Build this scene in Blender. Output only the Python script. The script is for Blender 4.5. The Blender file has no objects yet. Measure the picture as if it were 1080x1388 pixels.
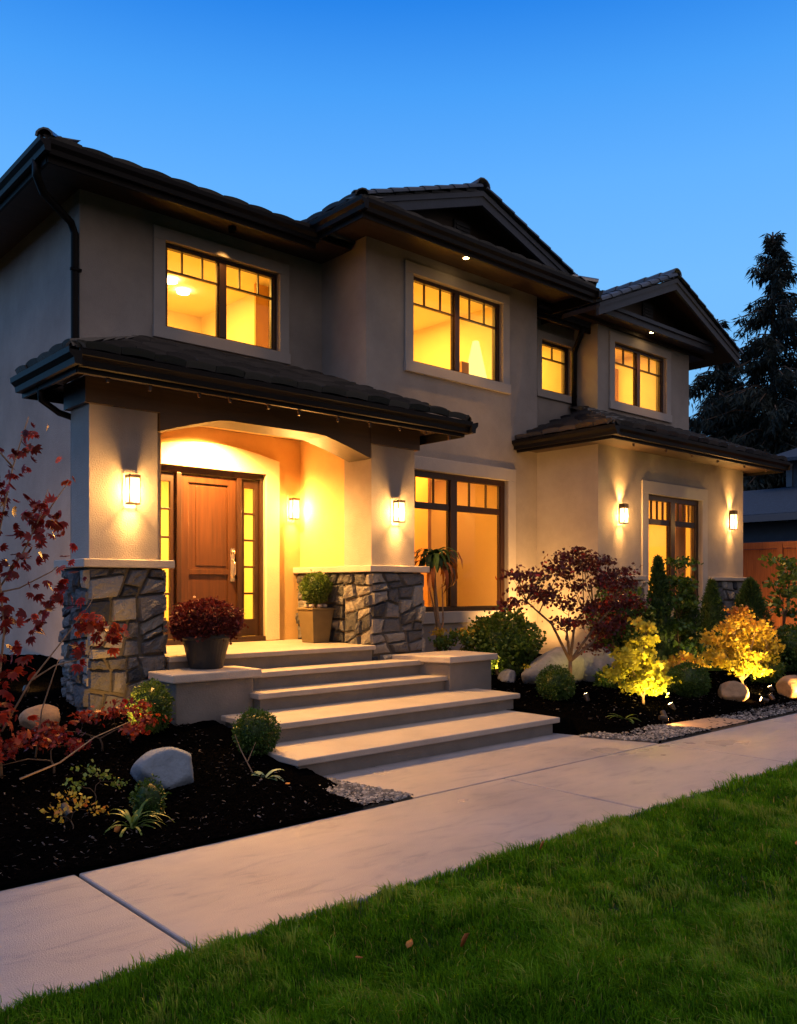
import bpy, bmesh, math, random
import numpy as np
from mathutils import Vector, Matrix
R = math.radians
random.seed(7); rng = np.random.default_rng(7)
scene = bpy.context.scene
# ------------------------------------------------------------------ camera
cd = bpy.data.cameras.new('camera'); cam = bpy.data.objects.new('camera', cd)
scene.collection.objects.link(cam); scene.camera = cam
cd.sensor_fit = 'HORIZONTAL'; cd.sensor_width = 36.0
cd.lens = 36.0 * 1162 / 1080
cd.shift_y = (797 - 694) / 1080.0
cd.clip_end = 3000; cd.clip_start = 0.05
cam.location = (0, 0, 1.5)
cam.rotation_euler = (R(90), 0, R(48.164 - 90))
# ------------------------------------------------------------------ sky
world = bpy.data.worlds.new('World'); scene.world = world; world.use_nodes = True
wn = world.node_tree; wn.nodes.clear()
def N(nt, t, **kw):
    n = nt.nodes.new(t)
    for k, v in kw.items(): setattr(n, k, v)
    return n
wo = N(wn, 'ShaderNodeOutputWorld'); bg = N(wn, 'ShaderNodeBackground')
tc = N(wn, 'ShaderNodeTexCoord'); sep = N(wn, 'ShaderNodeSeparateXYZ')
wn.links.new(tc.outputs['Generated'], sep.inputs[0])
rampF = N(wn, 'ShaderNodeValToRGB'); rampB = N(wn, 'ShaderNodeValToRGB')
def setramp(r, st):
    el = r.color_ramp.elements
    while len(el) > 1: el.remove(el[-1])
    el[0].position = st[0][0]; el[0].color = (*st[0][1], 1)
    for p, c in st[1:]:
        e = el.new(p); e.color = (*c, 1)
# dusk sky: clear blue away from the sunset, rose and grey on the side where the sun went down
setramp(rampF, [(0.0, (.09, .24, .50)), (.20, (.13, .34, .61)), (.32, (.115, .33, .65)), (.42, (.080, .285, .65)), (.50, (.042, .225, .61)), (.575, (.010, .14, .52)), (.72, (.05, .12, .30)), (1.0, (.11, .15, .27))])
setramp(rampB, [(0.0, (.26, .20, .18)), (.15, (.32, .24, .20)), (.45, (.22, .20, .22)), (1.0, (.12, .15, .26))])
wn.links.new(sep.outputs['Z'], rampF.inputs[0]); wn.links.new(sep.outputs['Z'], rampB.inputs[0])
dot = N(wn, 'ShaderNodeVectorMath', operation='DOT_PRODUCT'); wn.links.new(tc.outputs['Generated'], dot.inputs[0])
dot.inputs[1].default_value = (.05, -1.0, 0.0)
mr = N(wn, 'ShaderNodeMapRange'); wn.links.new(dot.outputs['Value'], mr.inputs[0])
mr.inputs[1].default_value = -.25; mr.inputs[2].default_value = .75
mx = N(wn, 'ShaderNodeMix', data_type='RGBA')
wn.links.new(mr.outputs[0], mx.inputs[0]); wn.links.new(rampF.outputs[0], mx.inputs[6]); wn.links.new(rampB.outputs[0], mx.inputs[7])
wn.links.new(mx.outputs[2], bg.inputs[0]); bg.inputs[1].default_value = 1.0
wn.links.new(bg.outputs[0], wo.inputs[0])
# afterglow: one very soft low-strength sun from behind the camera
sd = bpy.data.lights.new('sun', 'SUN'); sun = bpy.data.objects.new('sun', sd); scene.collection.objects.link(sun)
sd.energy = 0.55; sd.angle = R(45); sd.color = (1.0, .74, .58)
sun.rotation_euler = Vector((.30, .16, -1.0)).to_track_quat('-Z', 'Y').to_euler()
# ------------------------------------------------------------------ exposure
vs = scene.view_settings; scene.display_settings.display_device = 'sRGB'
vs.view_transform = 'Standard'; vs.look = 'None'; vs.exposure = 0.65; vs.gamma = 1.0; vs.use_curve_mapping = False
cy = scene.cycles
cy.use_denoising = True; cy.max_bounces = 8; cy.diffuse_bounces = 4; cy.glossy_bounces = 3; cy.transmission_bounces = 4
cy.transparent_max_bounces = 12; cy.caustics_reflective = False; cy.caustics_refractive = False
cy.sample_clamp_indirect = 6.0

# ================================================================== materials
def mat(name, base, rough=.7, var=0.0, scale=8.0, bump=0.0, bscale=60.0, spec=.4, metal=0.0, col2=None, wet=None, detail=6):
    m = bpy.data.materials.new(name); m.use_nodes = True; nt = m.node_tree
    p = nt.nodes['Principled BSDF']
    p.inputs['Base Color'].default_value = (*base, 1); p.inputs['Roughness'].default_value = rough
    p.inputs['Specular IOR Level'].default_value = spec; p.inputs['Metallic'].default_value = metal
    tcn = N(nt, 'ShaderNodeTexCoord')
    if var or col2:
        nz = N(nt, 'ShaderNodeTexNoise'); nz.inputs['Scale'].default_value = scale; nz.inputs['Detail'].default_value = detail
        nz.inputs['Roughness'].default_value = .65
        nt.links.new(tcn.outputs['Object'], nz.inputs['Vector'])
        c2 = col2 or tuple(min(1, c * (1 + var)) for c in base); c1 = base if col2 else tuple(c * (1 - var) for c in base)
        mp = N(nt, 'ShaderNodeMapRange'); mp.inputs[1].default_value = .32; mp.inputs[2].default_value = .68
        nt.links.new(nz.outputs['Fac'], mp.inputs[0])
        mi = N(nt, 'ShaderNodeMix', data_type='RGBA'); mi.inputs[6].default_value = (*c1, 1); mi.inputs[7].default_value = (*c2, 1)
        nt.links.new(mp.outputs[0], mi.inputs[0]); nt.links.new(mi.outputs[2], p.inputs['Base Color'])
        if wet:
            m2 = N(nt, 'ShaderNodeMapRange'); m2.inputs[1].default_value = .3; m2.inputs[2].default_value = .7
            m2.inputs[3].default_value = wet[0]; m2.inputs[4].default_value = wet[1]
            nz3 = N(nt, 'ShaderNodeTexNoise'); nz3.inputs['Scale'].default_value = scale * .4; nz3.inputs['Detail'].default_value = 5
            nt.links.new(tcn.outputs['Object'], nz3.inputs['Vector'])
            nt.links.new(nz3.outputs['Fac'], m2.inputs[0]); nt.links.new(m2.outputs[0], p.inputs['Roughness'])
    if bump:
        n2 = N(nt, 'ShaderNodeTexNoise'); n2.inputs['Scale'].default_value = bscale; n2.inputs['Detail'].default_value = 5
        nt.links.new(tcn.outputs['Object'], n2.inputs['Vector'])
        b = N(nt, 'ShaderNodeBump'); b.inputs['Strength'].default_value = bump; b.inputs['Distance'].default_value = .02
        nt.links.new(n2.outputs['Fac'], b.inputs['Height']); nt.links.new(b.outputs[0], p.inputs['Normal'])
    return m

def tone_mat(name, c1, c2, rough=.55, trans=.25, spec=.35, bump=0, c3=None):
    """colour picked per leaf / stone / tile from the face attribute 'tone'"""
    m = bpy.data.materials.new(name); m.use_nodes = True; nt = m.node_tree
    p = nt.nodes['Principled BSDF']; out = nt.nodes['Material Output']
    at = N(nt, 'ShaderNodeAttribute'); at.attribute_name = 'tone'
    rp = N(nt, 'ShaderNodeValToRGB')
    setramp(rp, [(0, c1), (1, c2)] if c3 is None else [(0, c1), (.6, c2), (1, c3)])
    nt.links.new(at.outputs['Fac'], rp.inputs[0]); nt.links.new(rp.outputs[0], p.inputs['Base Color'])
    p.inputs['Roughness'].default_value = rough; p.inputs['Specular IOR Level'].default_value = spec
    if bump:
        tcn = N(nt, 'ShaderNodeTexCoord'); n2 = N(nt, 'ShaderNodeTexNoise'); n2.inputs['Scale'].default_value = 40; n2.inputs['Detail'].default_value = 6
        nt.links.new(tcn.outputs['Object'], n2.inputs['Vector'])
        b = N(nt, 'ShaderNodeBump'); b.inputs['Strength'].default_value = bump; b.inputs['Distance'].default_value = .02
        nt.links.new(n2.outputs['Fac'], b.inputs['Height']); nt.links.new(b.outputs[0], p.inputs['Normal'])
    if trans:
        tr = N(nt, 'ShaderNodeBsdfTranslucent'); nt.links.new(rp.outputs[0], tr.inputs[0])
        ms = N(nt, 'ShaderNodeMixShader'); ms.inputs[0].default_value = trans
        nt.links.new(p.outputs[0], ms.inputs[1]); nt.links.new(tr.outputs[0], ms.inputs[2]); nt.links.new(ms.outputs[0], out.inputs[0])
    return m

def emis(name, col, strength, through=0.0):
    m = bpy.data.materials.new(name); m.use_nodes = True; nt = m.node_tree; nt.nodes.clear()
    o = N(nt, 'ShaderNodeOutputMaterial'); e = N(nt, 'ShaderNodeEmission')
    e.inputs[0].default_value = (*col, 1); e.inputs[1].default_value = strength
    if through:
        t = N(nt, 'ShaderNodeBsdfTransparent'); ms = N(nt, 'ShaderNodeMixShader'); ms.inputs[0].default_value = through
        nt.links.new(e.outputs[0], ms.inputs[1]); nt.links.new(t.outputs[0], ms.inputs[2]); nt.links.new(ms.outputs[0], o.inputs[0])
    else: nt.links.new(e.outputs[0], o.inputs[0])
    return m

def glass(name):
    m = bpy.data.materials.new(name); m.use_nodes = True; nt = m.node_tree; nt.nodes.clear()
    o = N(nt, 'ShaderNodeOutputMaterial'); t = N(nt, 'ShaderNodeBsdfTransparent'); g = N(nt, 'ShaderNodeBsdfGlossy')
    g.inputs['Roughness'].default_value = .02; t.inputs[0].default_value = (.95, .95, .93, 1)
    f = N(nt, 'ShaderNodeFresnel'); f.inputs[0].default_value = 1.45
    gm = N(nt, 'ShaderNodeNewGeometry'); su = N(nt, 'ShaderNodeMath', operation='SUBTRACT'); su.inputs[0].default_value = 1; nt.links.new(gm.outputs['Backfacing'], su.inputs[1])
    mu = N(nt, 'ShaderNodeMath', operation='MULTIPLY'); nt.links.new(f.outputs[0], mu.inputs[0]); nt.links.new(su.outputs[0], mu.inputs[1])
    ms = N(nt, 'ShaderNodeMixShader'); nt.links.new(mu.outputs[0], ms.inputs[0])
    nt.links.new(t.outputs[0], ms.inputs[1]); nt.links.new(g.outputs[0], ms.inputs[2]); nt.links.new(ms.outputs[0], o.inputs[0])
    return m

def wood(name, c1, c2, rough=.4, axis='Z', scale=3.0):
    m = bpy.data.materials.new(name); m.use_nodes = True; nt = m.node_tree; p = nt.nodes['Principled BSDF']
    tcn = N(nt, 'ShaderNodeTexCoord'); mp = N(nt, 'ShaderNodeMapping'); nt.links.new(tcn.outputs['Object'], mp.inputs[0])
    mp.inputs['Scale'].default_value = (14, 14, .8) if axis == 'Z' else (.8, 14, 14)
    nz = N(nt, 'ShaderNodeTexNoise'); nz.inputs['Scale'].default_value = scale; nz.inputs['Detail'].default_value = 8
    nt.links.new(mp.outputs[0], nz.inputs['Vector'])
    mi = N(nt, 'ShaderNodeMix', data_type='RGBA'); mi.inputs[6].default_value = (*c1, 1); mi.inputs[7].default_value = (*c2, 1)
    mr_ = N(nt, 'ShaderNodeMapRange'); mr_.inputs[1].default_value = .3; mr_.inputs[2].default_value = .7
    nt.links.new(nz.outputs['Fac'], mr_.inputs[0]); nt.links.new(mr_.outputs[0], mi.inputs[0])
    nt.links.new(mi.outputs[2], p.inputs['Base Color']); p.inputs['Roughness'].default_value = rough
    b = N(nt, 'ShaderNodeBump'); b.inputs['Strength'].default_value = .15; b.inputs['Distance'].default_value = .01
    nt.links.new(nz.outputs['Fac'], b.inputs['Height']); nt.links.new(b.outputs[0], p.inputs['Normal'])
    return m

def concrete():
    m = mat('walk_concrete', (.325, .305, .318), .45, .08, 1.4, .25, 150, wet=(.22, .55))
    nt = m.node_tree; p = nt.nodes['Principled BSDF']
    src = p.inputs['Base Color'].links[0].from_socket
    tcn = N(nt, 'ShaderNodeTexCoord'); mp = N(nt, 'ShaderNodeMapping'); mp.inputs['Scale'].default_value = (1.1, 3.6, 1); mp.inputs['Rotation'].default_value = (0, 0, .5)
    nt.links.new(tcn.outputs['Object'], mp.inputs[0])
    n1 = N(nt, 'ShaderNodeTexNoise'); n1.inputs['Scale'].default_value = 2.0; n1.inputs['Detail'].default_value = 9; n1.inputs['Roughness'].default_value = .7; n1.inputs['Distortion'].default_value = .6
    nt.links.new(mp.outputs[0], n1.inputs['Vector'])
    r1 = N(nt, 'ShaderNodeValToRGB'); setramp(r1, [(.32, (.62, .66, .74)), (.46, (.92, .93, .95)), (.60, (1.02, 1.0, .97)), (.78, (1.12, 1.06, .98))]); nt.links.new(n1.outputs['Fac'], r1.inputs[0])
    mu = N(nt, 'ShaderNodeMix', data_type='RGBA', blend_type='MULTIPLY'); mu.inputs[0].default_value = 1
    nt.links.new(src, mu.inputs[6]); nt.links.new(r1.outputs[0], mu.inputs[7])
    n2 = N(nt, 'ShaderNodeTexNoise'); n2.inputs['Scale'].default_value = 220; nt.links.new(tcn.outputs['Object'], n2.inputs['Vector'])
    r2 = N(nt, 'ShaderNodeValToRGB'); setramp(r2, [(.3, (.86, .86, .86)), (.5, (1, 1, 1)), (.7, (1.08, 1.08, 1.08))]); nt.links.new(n2.outputs['Fac'], r2.inputs[0])
    m3 = N(nt, 'ShaderNodeMix', data_type='RGBA', blend_type='MULTIPLY'); m3.inputs[0].default_value = 1
    nt.links.new(mu.outputs[2], m3.inputs[6]); nt.links.new(r2.outputs[0], m3.inputs[7]); nt.links.new(m3.outputs[2], p.inputs['Base Color'])
    return m

M = dict(
    stucco=mat('stucco', (.335, .30, .28), .95, .17, 1.1, .35, 80, spec=.12),
    stucco_trim=mat('stucco_trim', (.40, .365, .35), .85, .06, 3, .2, 90),
    cream=mat('cream_stucco', (.78, .68, .48), .85, .06, 2, .3, 80),
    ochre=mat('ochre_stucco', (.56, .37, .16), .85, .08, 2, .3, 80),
    fascia=mat('fascia_metal', (.006, .005, .0055), .5, .2, 3, .05, 20, spec=.16),
    soffit=wood('soffit_board', (.026, .016, .011), (.042, .025, .016), .55, 'X', 1.5),
    beam=wood('dark_beam', (.022, .013, .009), (.036, .021, .013), .5, 'X', 2),
    frame=wood('window_frame_wood', (.024, .010, .006), (.045, .017, .009), .4, 'Z', 3),
    door=wood('door_wood', (.042, .016, .007), (.075, .028, .010), .38, 'Z', 2.0),
    jamb=wood('door_jamb_wood', (.022, .009, .005), (.04, .015, .007), .42, 'Z', 2.0),
    brass=mat('brushed_nickel', (.7, .62, .5), .25, metal=1.0),
    bronze=mat('lantern_bronze', (.06, .045, .035), .4, metal=.6),
    glass=glass('window_glass'),
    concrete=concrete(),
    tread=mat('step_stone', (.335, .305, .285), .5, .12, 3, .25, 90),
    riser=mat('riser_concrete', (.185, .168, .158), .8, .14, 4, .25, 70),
    capstone=mat('cap_stone', (.42, .37, .33), .75, .1, 5, .2, 80),
    stone=tone_mat('ledge_stone', (.04, .045, .058), (.145, .145, .158), .85, 0, spec=.15, bump=1.0, c3=(.27, .255, .235)),
    mortar=mat('mortar', (.10, .09, .08), .95, .2, 20, .3, 80),
    tile=tone_mat('roof_tile', (.024, .021, .024), (.085, .074, .072), .26, 0, spec=1.0, bump=.12*.6),
    bluetile=tone_mat('ridge_tile', (.035, .042, .055), (.07, .08, .10), .5, 0, spec=.5, bump=.3),
    barge=mat('barge_board', (.045, .052, .070), .6, .15, 3, .1, 30),
    room=mat('room_plaster', (.78, .66, .42), .9, .03, 2),
    room_dark=mat('room_accent', (.55, .30, .10), .9, .05, 2),
    curtain=mat('curtain', (.8, .5, .25), .9, .1, 4),
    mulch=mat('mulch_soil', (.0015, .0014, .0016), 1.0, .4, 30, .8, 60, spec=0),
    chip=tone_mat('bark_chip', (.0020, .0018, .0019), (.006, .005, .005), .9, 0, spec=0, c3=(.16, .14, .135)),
    gravel=tone_mat('gravel_stone', (.05, .052, .06), (.15, .15, .16), .9, 0, spec=.1, c3=(.38, .37, .36)),
    flag=mat('flagstone', (.33, .22, .15), .7, .15, 6, .3, 60),
    soil=mat('lawn_soil', (.012, .034, .006), .95, .3, 10, .5, 50),
    farground=mat('far_ground', (.02, .03, .012), .95, .3, 3),
    grass=tone_mat('grass_blade', (.008, .045, .002), (.125, .32, .010), .6, .45, spec=.08, c3=(.38, .34, .09)),
    boulder=mat('boulder_granite', (.25, .25, .27), .8, .3, 5, .6, 25),
    boulder_blue=mat('boulder_blue', (.14, .18, .235), .75, .15, 5, .5, 30),
    boulder2=mat('boulder_tan', (.30, .19, .11), .8, .25, 6, .5, 25),
    bark=mat('bark', (.10, .065, .045), .9, .3, 20, .6, 60),
    palebark=mat('pale_bark', (.26, .17, .11), .85, .25, 20, .5, 60),
    box=tone_mat('boxwood_leaf', (.02, .05, .008), (.06, .13, .016), .45, .2),
    bush=tone_mat('broad_leaf', (.03, .07, .010), (.085, .15, .022), .45, .25, c3=(.2, .2, .04)),
    conifer=tone_mat('arborvitae_leaf', (.018, .045, .010), (.045, .095, .018), .6, .15),
    spruce=tone_mat('spruce_needles', (.005, .011, .010), (.012, .024, .019), .8, .1),
    yellow=tone_mat('yellow_maple_leaf', (.42, .42, .03), (.56, .47, .04), .5, .35, c3=(.60, .30, .04)),
    orange=tone_mat('orange_maple_leaf', (.50, .42, .035), (.58, .36, .04), .5, .35, c3=(.52, .14, .03)),
    red=tone_mat('red_maple_leaf', (.085, .008, .009), (.22, .018, .014), .45, .3, c3=(.38, .07, .02)),
    darkred=tone_mat('plum_leaf', (.05, .008, .010), (.12, .016, .016), .45, .25, c3=(.32, .02, .015)),
    mum=tone_mat('mum_petal', (.05, .008, .008), (.12, .014, .012), .6, .15, c3=(.22, .04, .018)),
    strap=tone_mat('strap_leaf', (.07, .13, .02), (.18, .26, .05), .45, .25),
    hosta=tone_mat('hosta_leaf', (.10, .22, .14), (.25, .38, .24), .45, .2),
    deadleaf=tone_mat('fallen_leaf', (.20, .05, .012), (.42, .16, .03), .6, .2),
    potdark=mat('pot_charcoal', (.016, .017, .020), .45, .2, 8, .1, 40),
    pottan=mat('pot_tan', (.16, .12, .06), .6, .15, 4, .15, 30),
    cedar=wood('cedar_board', (.24, .075, .025), (.36, .12, .04), .6, 'Z', 3),
    nroof=mat('neighbour_shingle', (.03, .045, .07), .8, .25, 12, .5, 30),
    nwall=mat('neighbour_siding', (.06, .07, .085), .8, .1, 5),
    nwhite=mat('neighbour_trim', (.12, .13, .15), .7),
    lamp=emis('lamp_lens', (1.0, .62, .25), 30),
    lampglass=emis('lantern_glass', (1.0, .62, .24), 5.0, .6),
    bulb=emis('frosted_bulb', (1.0, .75, .45), 30),
    shade=emis('lit_lamp_shade', (1.0, .66, .17), 1.5),
)

# ================================================================== mesh helpers
COL = scene.collection
def link(o, parent=None):
    COL.objects.link(o)
    if parent is not None: o.parent = parent
    return o
def tag(o, label=None, cat=None, group=None, kind=None):
    if label: o['label'] = label
    if cat: o['category'] = cat
    if group: o['group'] = group
    if kind: o['kind'] = kind
    return o
def empty(name, loc=(0, 0, 0), **kw):
    o = bpy.data.objects.new(name, None); o.location = loc; o.empty_display_size = .2
    link(o); tag(o, **kw); return o

class MB:
    """collects shapes in world coordinates, builds ONE mesh object"""
    def __init__(s): s.v = []; s.f = []; s.t = []; s.m = []
    def add(s, vs, fs, tone=None, mi=0):
        b = len(s.v); s.v += [tuple(x) for x in vs]
        for f in fs: s.f.append(tuple(b + i for i in f)); s.t.append(random.random() if tone is None else tone); s.m.append(mi)
    def box(s, x0, x1, y0, y1, z0, z1, **k):
        s.add([(x0,y0,z0),(x1,y0,z0),(x1,y1,z0),(x0,y1,z0),(x0,y0,z1),(x1,y0,z1),(x1,y1,z1),(x0,y1,z1)],
              [(0,3,2,1),(4,5,6,7),(0,1,5,4),(1,2,6,5),(2,3,7,6),(3,0,4,7)], **k)
    def hexa(s, p, **k):
        s.add(p, [(0,3,2,1),(4,5,6,7),(0,1,5,4),(1,2,6,5),(2,3,7,6),(3,0,4,7)], **k)
    def frustum(s, cx, cy, z0, z1, w0, d0, w1, d1, **k):
        s.hexa([(cx-w0,cy-d0,z0),(cx+w0,cy-d0,z0),(cx+w0,cy+d0,z0),(cx-w0,cy+d0,z0),
                (cx-w1,cy-d1,z1),(cx+w1,cy-d1,z1),(cx+w1,cy+d1,z1),(cx-w1,cy+d1,z1)], **k)
    def prism(s, pts, axis, a, b, **k):
        """polygon pts (2D) extruded along axis from a to b; axis 'x': pts=(y,z); 'y': pts=(x,z); 'z': pts=(x,y)"""
        def mk(p, q): return {'x': (q, p[0], p[1]), 'y': (p[0], q, p[1]), 'z': (p[0], p[1], q)}[axis]
        n = len(pts); vs = [mk(p, a) for p in pts] + [mk(p, b) for p in pts]
        fs = [tuple(range(n-1, -1, -1)), tuple(range(n, 2*n))] + [(i, (i+1) % n, n+(i+1) % n, n+i) for i in range(n)]
        s.add(vs, fs, **k)
    def tube(s, pts, rad, n=8, cap=True, **k):
        pts = [Vector(p) for p in pts]; m = len(pts)
        if not hasattr(rad, '__len__'): rad = [rad]*m
        vs = []; up = Vector((0, 0, 1))
        prev = None
        for i, p in enumerate(pts):
            d = (pts[min(i+1, m-1)] - pts[max(i-1, 0)]).normalized()
            if prev is None: a = d.orthogonal().normalized()
            else:
                a = prev - d*prev.dot(d)
                a = a.normalized() if a.length > 1e-5 else d.orthogonal().normalized()
            prev = a; b = d.cross(a)
            for j in range(n):
                t = 2*math.pi*j/n; vs.append(p + (a*math.cos(t) + b*math.sin(t))*rad[i])
        fs = [(i*n+j, i*n+(j+1) % n, (i+1)*n+(j+1) % n, (i+1)*n+j) for i in range(m-1) for j in range(n)]
        if cap: fs += [tuple(range(n-1, -1, -1)), tuple(range((m-1)*n, m*n))]
        s.add(vs, fs, **k)
    def lathe(s, cx, cy, prof, n=32, **k):
        vs = [(cx + r*math.cos(2*math.pi*j/n), cy + r*math.sin(2*math.pi*j/n), z) for r, z in prof for j in range(n)]
        m = len(prof)
        fs = [(i*n+j, i*n+(j+1) % n, (i+1)*n+(j+1) % n, (i+1)*n+j) for i in range(m-1) for j in range(n)]
        fs += [tuple(range(n-1, -1, -1)), tuple(range((m-1)*n, m*n))]
        s.add(vs, fs, **k)
    def build(s, name, mats, parent=None, smooth=False, bevel=0, origin=None, **tg):
        me = bpy.data.meshes.new(name)
        V_ = s.v
        o = bpy.data.objects.new(name, me)
        off = Vector(origin) if origin is not None else Vector((0, 0, 0))
        base = parent
        while base is not None: off = off - base.location if origin is not None else off; base = base.parent
        # vertices are world coords; subtract the chain's location
        tot = Vector((0, 0, 0)); b = parent
        while b is not None: tot += b.location; b = b.parent
        loc = (Vector(origin) - tot) if origin is not None else Vector((0, 0, 0))
        sub = tot + loc
        me.from_pydata([(x-sub.x, y-sub.y, z-sub.z) for x, y, z in V_], [], s.f)
        a = me.attributes.new('tone', 'FLOAT', 'FACE'); a.data.foreach_set('value', s.t)
        if not isinstance(mats, (list, tuple)): mats = [mats]
        for m_ in mats: me.materials.append(m_)
        if len(mats) > 1: me.polygons.foreach_set('material_index', s.m)
        if smooth: me.polygons.foreach_set('use_smooth', [True]*len(s.f))
        if bevel or smooth:
            bm = bmesh.new(); bm.from_mesh(me); bmesh.ops.recalc_face_normals(bm, faces=bm.faces); bm.to_mesh(me); bm.free()
        me.update(); o.location = loc
        link(o, parent)
        if bevel:
            bv = o.modifiers.new('bevel', 'BEVEL'); bv.width = bevel; bv.segments = 2; bv.limit_method = 'ANGLE'; bv.angle_limit = R(40)
        tag(o, **tg); return o

def npmesh(name, V, F, tone, mats, parent=None, origin=(0, 0, 0), smooth=False, **tg):
    me = bpy.data.meshes.new(name); V = np.asarray(V, dtype=np.float32); F = np.asarray(F, dtype=np.int32)
    tot = Vector((0, 0, 0)); b = parent
    while b is not None: tot += b.location; b = b.parent
    loc = Vector((0, 0, 0)) if parent is not None else Vector(origin)
    V = V - np.array((tot + loc)[:], dtype=np.float32)
    me.vertices.add(len(V)); me.vertices.foreach_set('co', V.ravel())
    k = F.shape[1]; me.loops.add(F.size); me.loops.foreach_set('vertex_index', F.ravel())
    me.polygons.add(len(F)); me.polygons.foreach_set('loop_start', np.arange(len(F), dtype=np.int32)*k)
    me.polygons.foreach_set('loop_total', np.full(len(F), k, dtype=np.int32))
    me.update(calc_edges=True)
    a = me.attributes.new('tone', 'FLOAT', 'FACE'); a.data.foreach_set('value', np.asarray(tone, dtype=np.float32))
    if not isinstance(mats, (list, tuple)): mats = [mats]
    for m_ in mats: me.materials.append(m_)
    if smooth: me.polygons.foreach_set('use_smooth', np.ones(len(F), dtype=bool))
    me.validate()
    o = bpy.data.objects.new(name, me); o.location = loc; link(o, parent); tag(o, **tg); return o

# leaf outlines in the leaf's own plane (x across, y along); quads only
def lobed(n=5, spread=1.15, valley=.46):
    q = []; v = [(0, 0)]
    for i in range(n):
        a = (i-(n-1)/2)*spread*1.9/n
        L = 1.0 - .28*abs(i-(n-1)/2)/((n-1)/2)
        w = .30
        b = len(v)
        v += [(math.sin(a-w*1.25)*valley, math.cos(a-w*1.25)*valley), (math.sin(a)*L, math.cos(a)*L), (math.sin(a+w*1.25)*valley, math.cos(a+w*1.25)*valley)]
        q.append((0, b, b+1, b+2))
    return np.array(v), np.array(q)
OVAL = (np.array([(0, 0), (.27, .5), (0, 1), (-.27, .5)]), np.array([(0, 1, 2, 3)]))
WIDE = (np.array([(0, 0), (.42, .45), (0, 1), (-.42, .45)]), np.array([(0, 1, 2, 3)]))
SPRAY = (np.array([(0, 0), (.09, .4), (0, 1), (-.09, .4)]), np.array([(0, 1, 2, 3)]))
LEAFY = (np.array([(0, 0), (.22, .25), (.26, .55), (0, 1), (-.26, .55), (-.22, .25), (0, .5)]), np.array([(0, 1, 2, 6), (6, 2, 3, 4), (0, 6, 4, 5)]))
NEEDLE = (np.array([(-.10, 0), (.10, 0), (.05, 1), (-.05, 1)]), np.array([(0, 1, 2, 3)]))
MAPLE = lobed(5); PALM3 = lobed(3, 1.1, .3)
def leafV(P, size, shape, out=None, outw=.6, droop=0.0, fold=.15, g=rng):
    """P (n,3) leaf bases; each leaf points along random+out*outw; returns V,F"""
    n = len(P); sv, sq = shape
    d = g.normal(size=(n, 3))
    d /= np.linalg.norm(d, axis=1, keepdims=True)
    if out is not None: d = d*(1-outw) + out*outw
    d[:, 2] -= droop
    d /= np.linalg.norm(d, axis=1, keepdims=True) + 1e-9
    r = g.normal(size=(n, 3)); s_ = np.cross(d, r); s_ /= np.linalg.norm(s_, axis=1, keepdims=True) + 1e-9
    nrm = np.cross(s_, d)
    sz = (np.asarray(size) * g.uniform(.65, 1.3, n))[:, None, None]
    bend = (sv[:, 0]**2 * -fold - sv[:, 1]**2*fold)[None, :, None]
    V = P[:, None, :] + sz*(s_[:, None, :]*sv[None, :, 0:1] + d[:, None, :]*sv[None, :, 1:2] + nrm[:, None, :]*bend)
    k = len(sv); F = (np.arange(n)*k)[:, None, None] + sq[None]
    return V.reshape(-1, 3), F.reshape(-1, 4), len(sq)
def leaves(name, P, size, shape, m, parent=None, out=None, outw=.6, droop=0., fold=.15, tone=None, origin=(0,0,0), extra=None, **tg):
    V, F, k = leafV(P, size, shape, out, outw, droop, fold)
    t = rng.random(len(P)) if tone is None else tone
    t = np.repeat(np.clip(t, 0, 1), k)
    if extra is not None:
        V2, F2, t2 = extra; F = np.vstack([F, F2 + len(V)]); V = np.vstack([V, V2]); t = np.concatenate([t, t2])
    return npmesh(name, V, F, t, m, parent, origin, **tg)

# ground height of the planting bed
def gz(y): return .015 + .14*max(0.0, min(y, 9.5) - 5.0)

# ================================================================== THE SETTING
def struct(o): o['kind'] = 'structure'; return o
b = MB(); b.box(-300, 400, -300, 500, -.6, -.12); struct(b.build('ground', M['farground']))
# lawn base (gently lumpy sheet)
def grid_sheet(name, x0, x1, y0, y1, st, hf, m, smooth=True):
    nx = int((x1-x0)/st)+1; ny = int((y1-y0)/st)+1
    X, Y = np.meshgrid(np.linspace(x0, x1, nx), np.linspace(y0, y1, ny), indexing='ij')
    Z = hf(X, Y); V = np.stack([X, Y, Z], -1).reshape(-1, 3)
    i = np.arange(nx-1)[:, None]*ny + np.arange(ny-1)[None]
    F = np.stack([i, i+ny, i+ny+1, i+1], -1).reshape(-1, 4)
    return npmesh(name, V, F, rng.random(len(F)), m, smooth=smooth)
def lump(X, Y):
    return -.01 + .030*np.sin(X*2.1+1.9*np.sin(Y*1.7))*np.sin(Y*3.3+X) + .018*np.sin(X*5.1+1.3*np.sin(Y*4)) + .016*np.sin(Y*7.3+X*2.2) + .012*np.sin(X*11.7-Y*6.1)
def lawnz(X, Y): return -.035 + lump(X, Y)*1.25*(1-np.clip((Y-2.7)/.45, 0, 1)) + .022*np.clip((Y-2.7)/.45, 0, 1)
struct(grid_sheet('lawn', -12, 22, -14, 3.19, .08, lambda X, Y: lawnz(X, Y), M['soil']))
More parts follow.
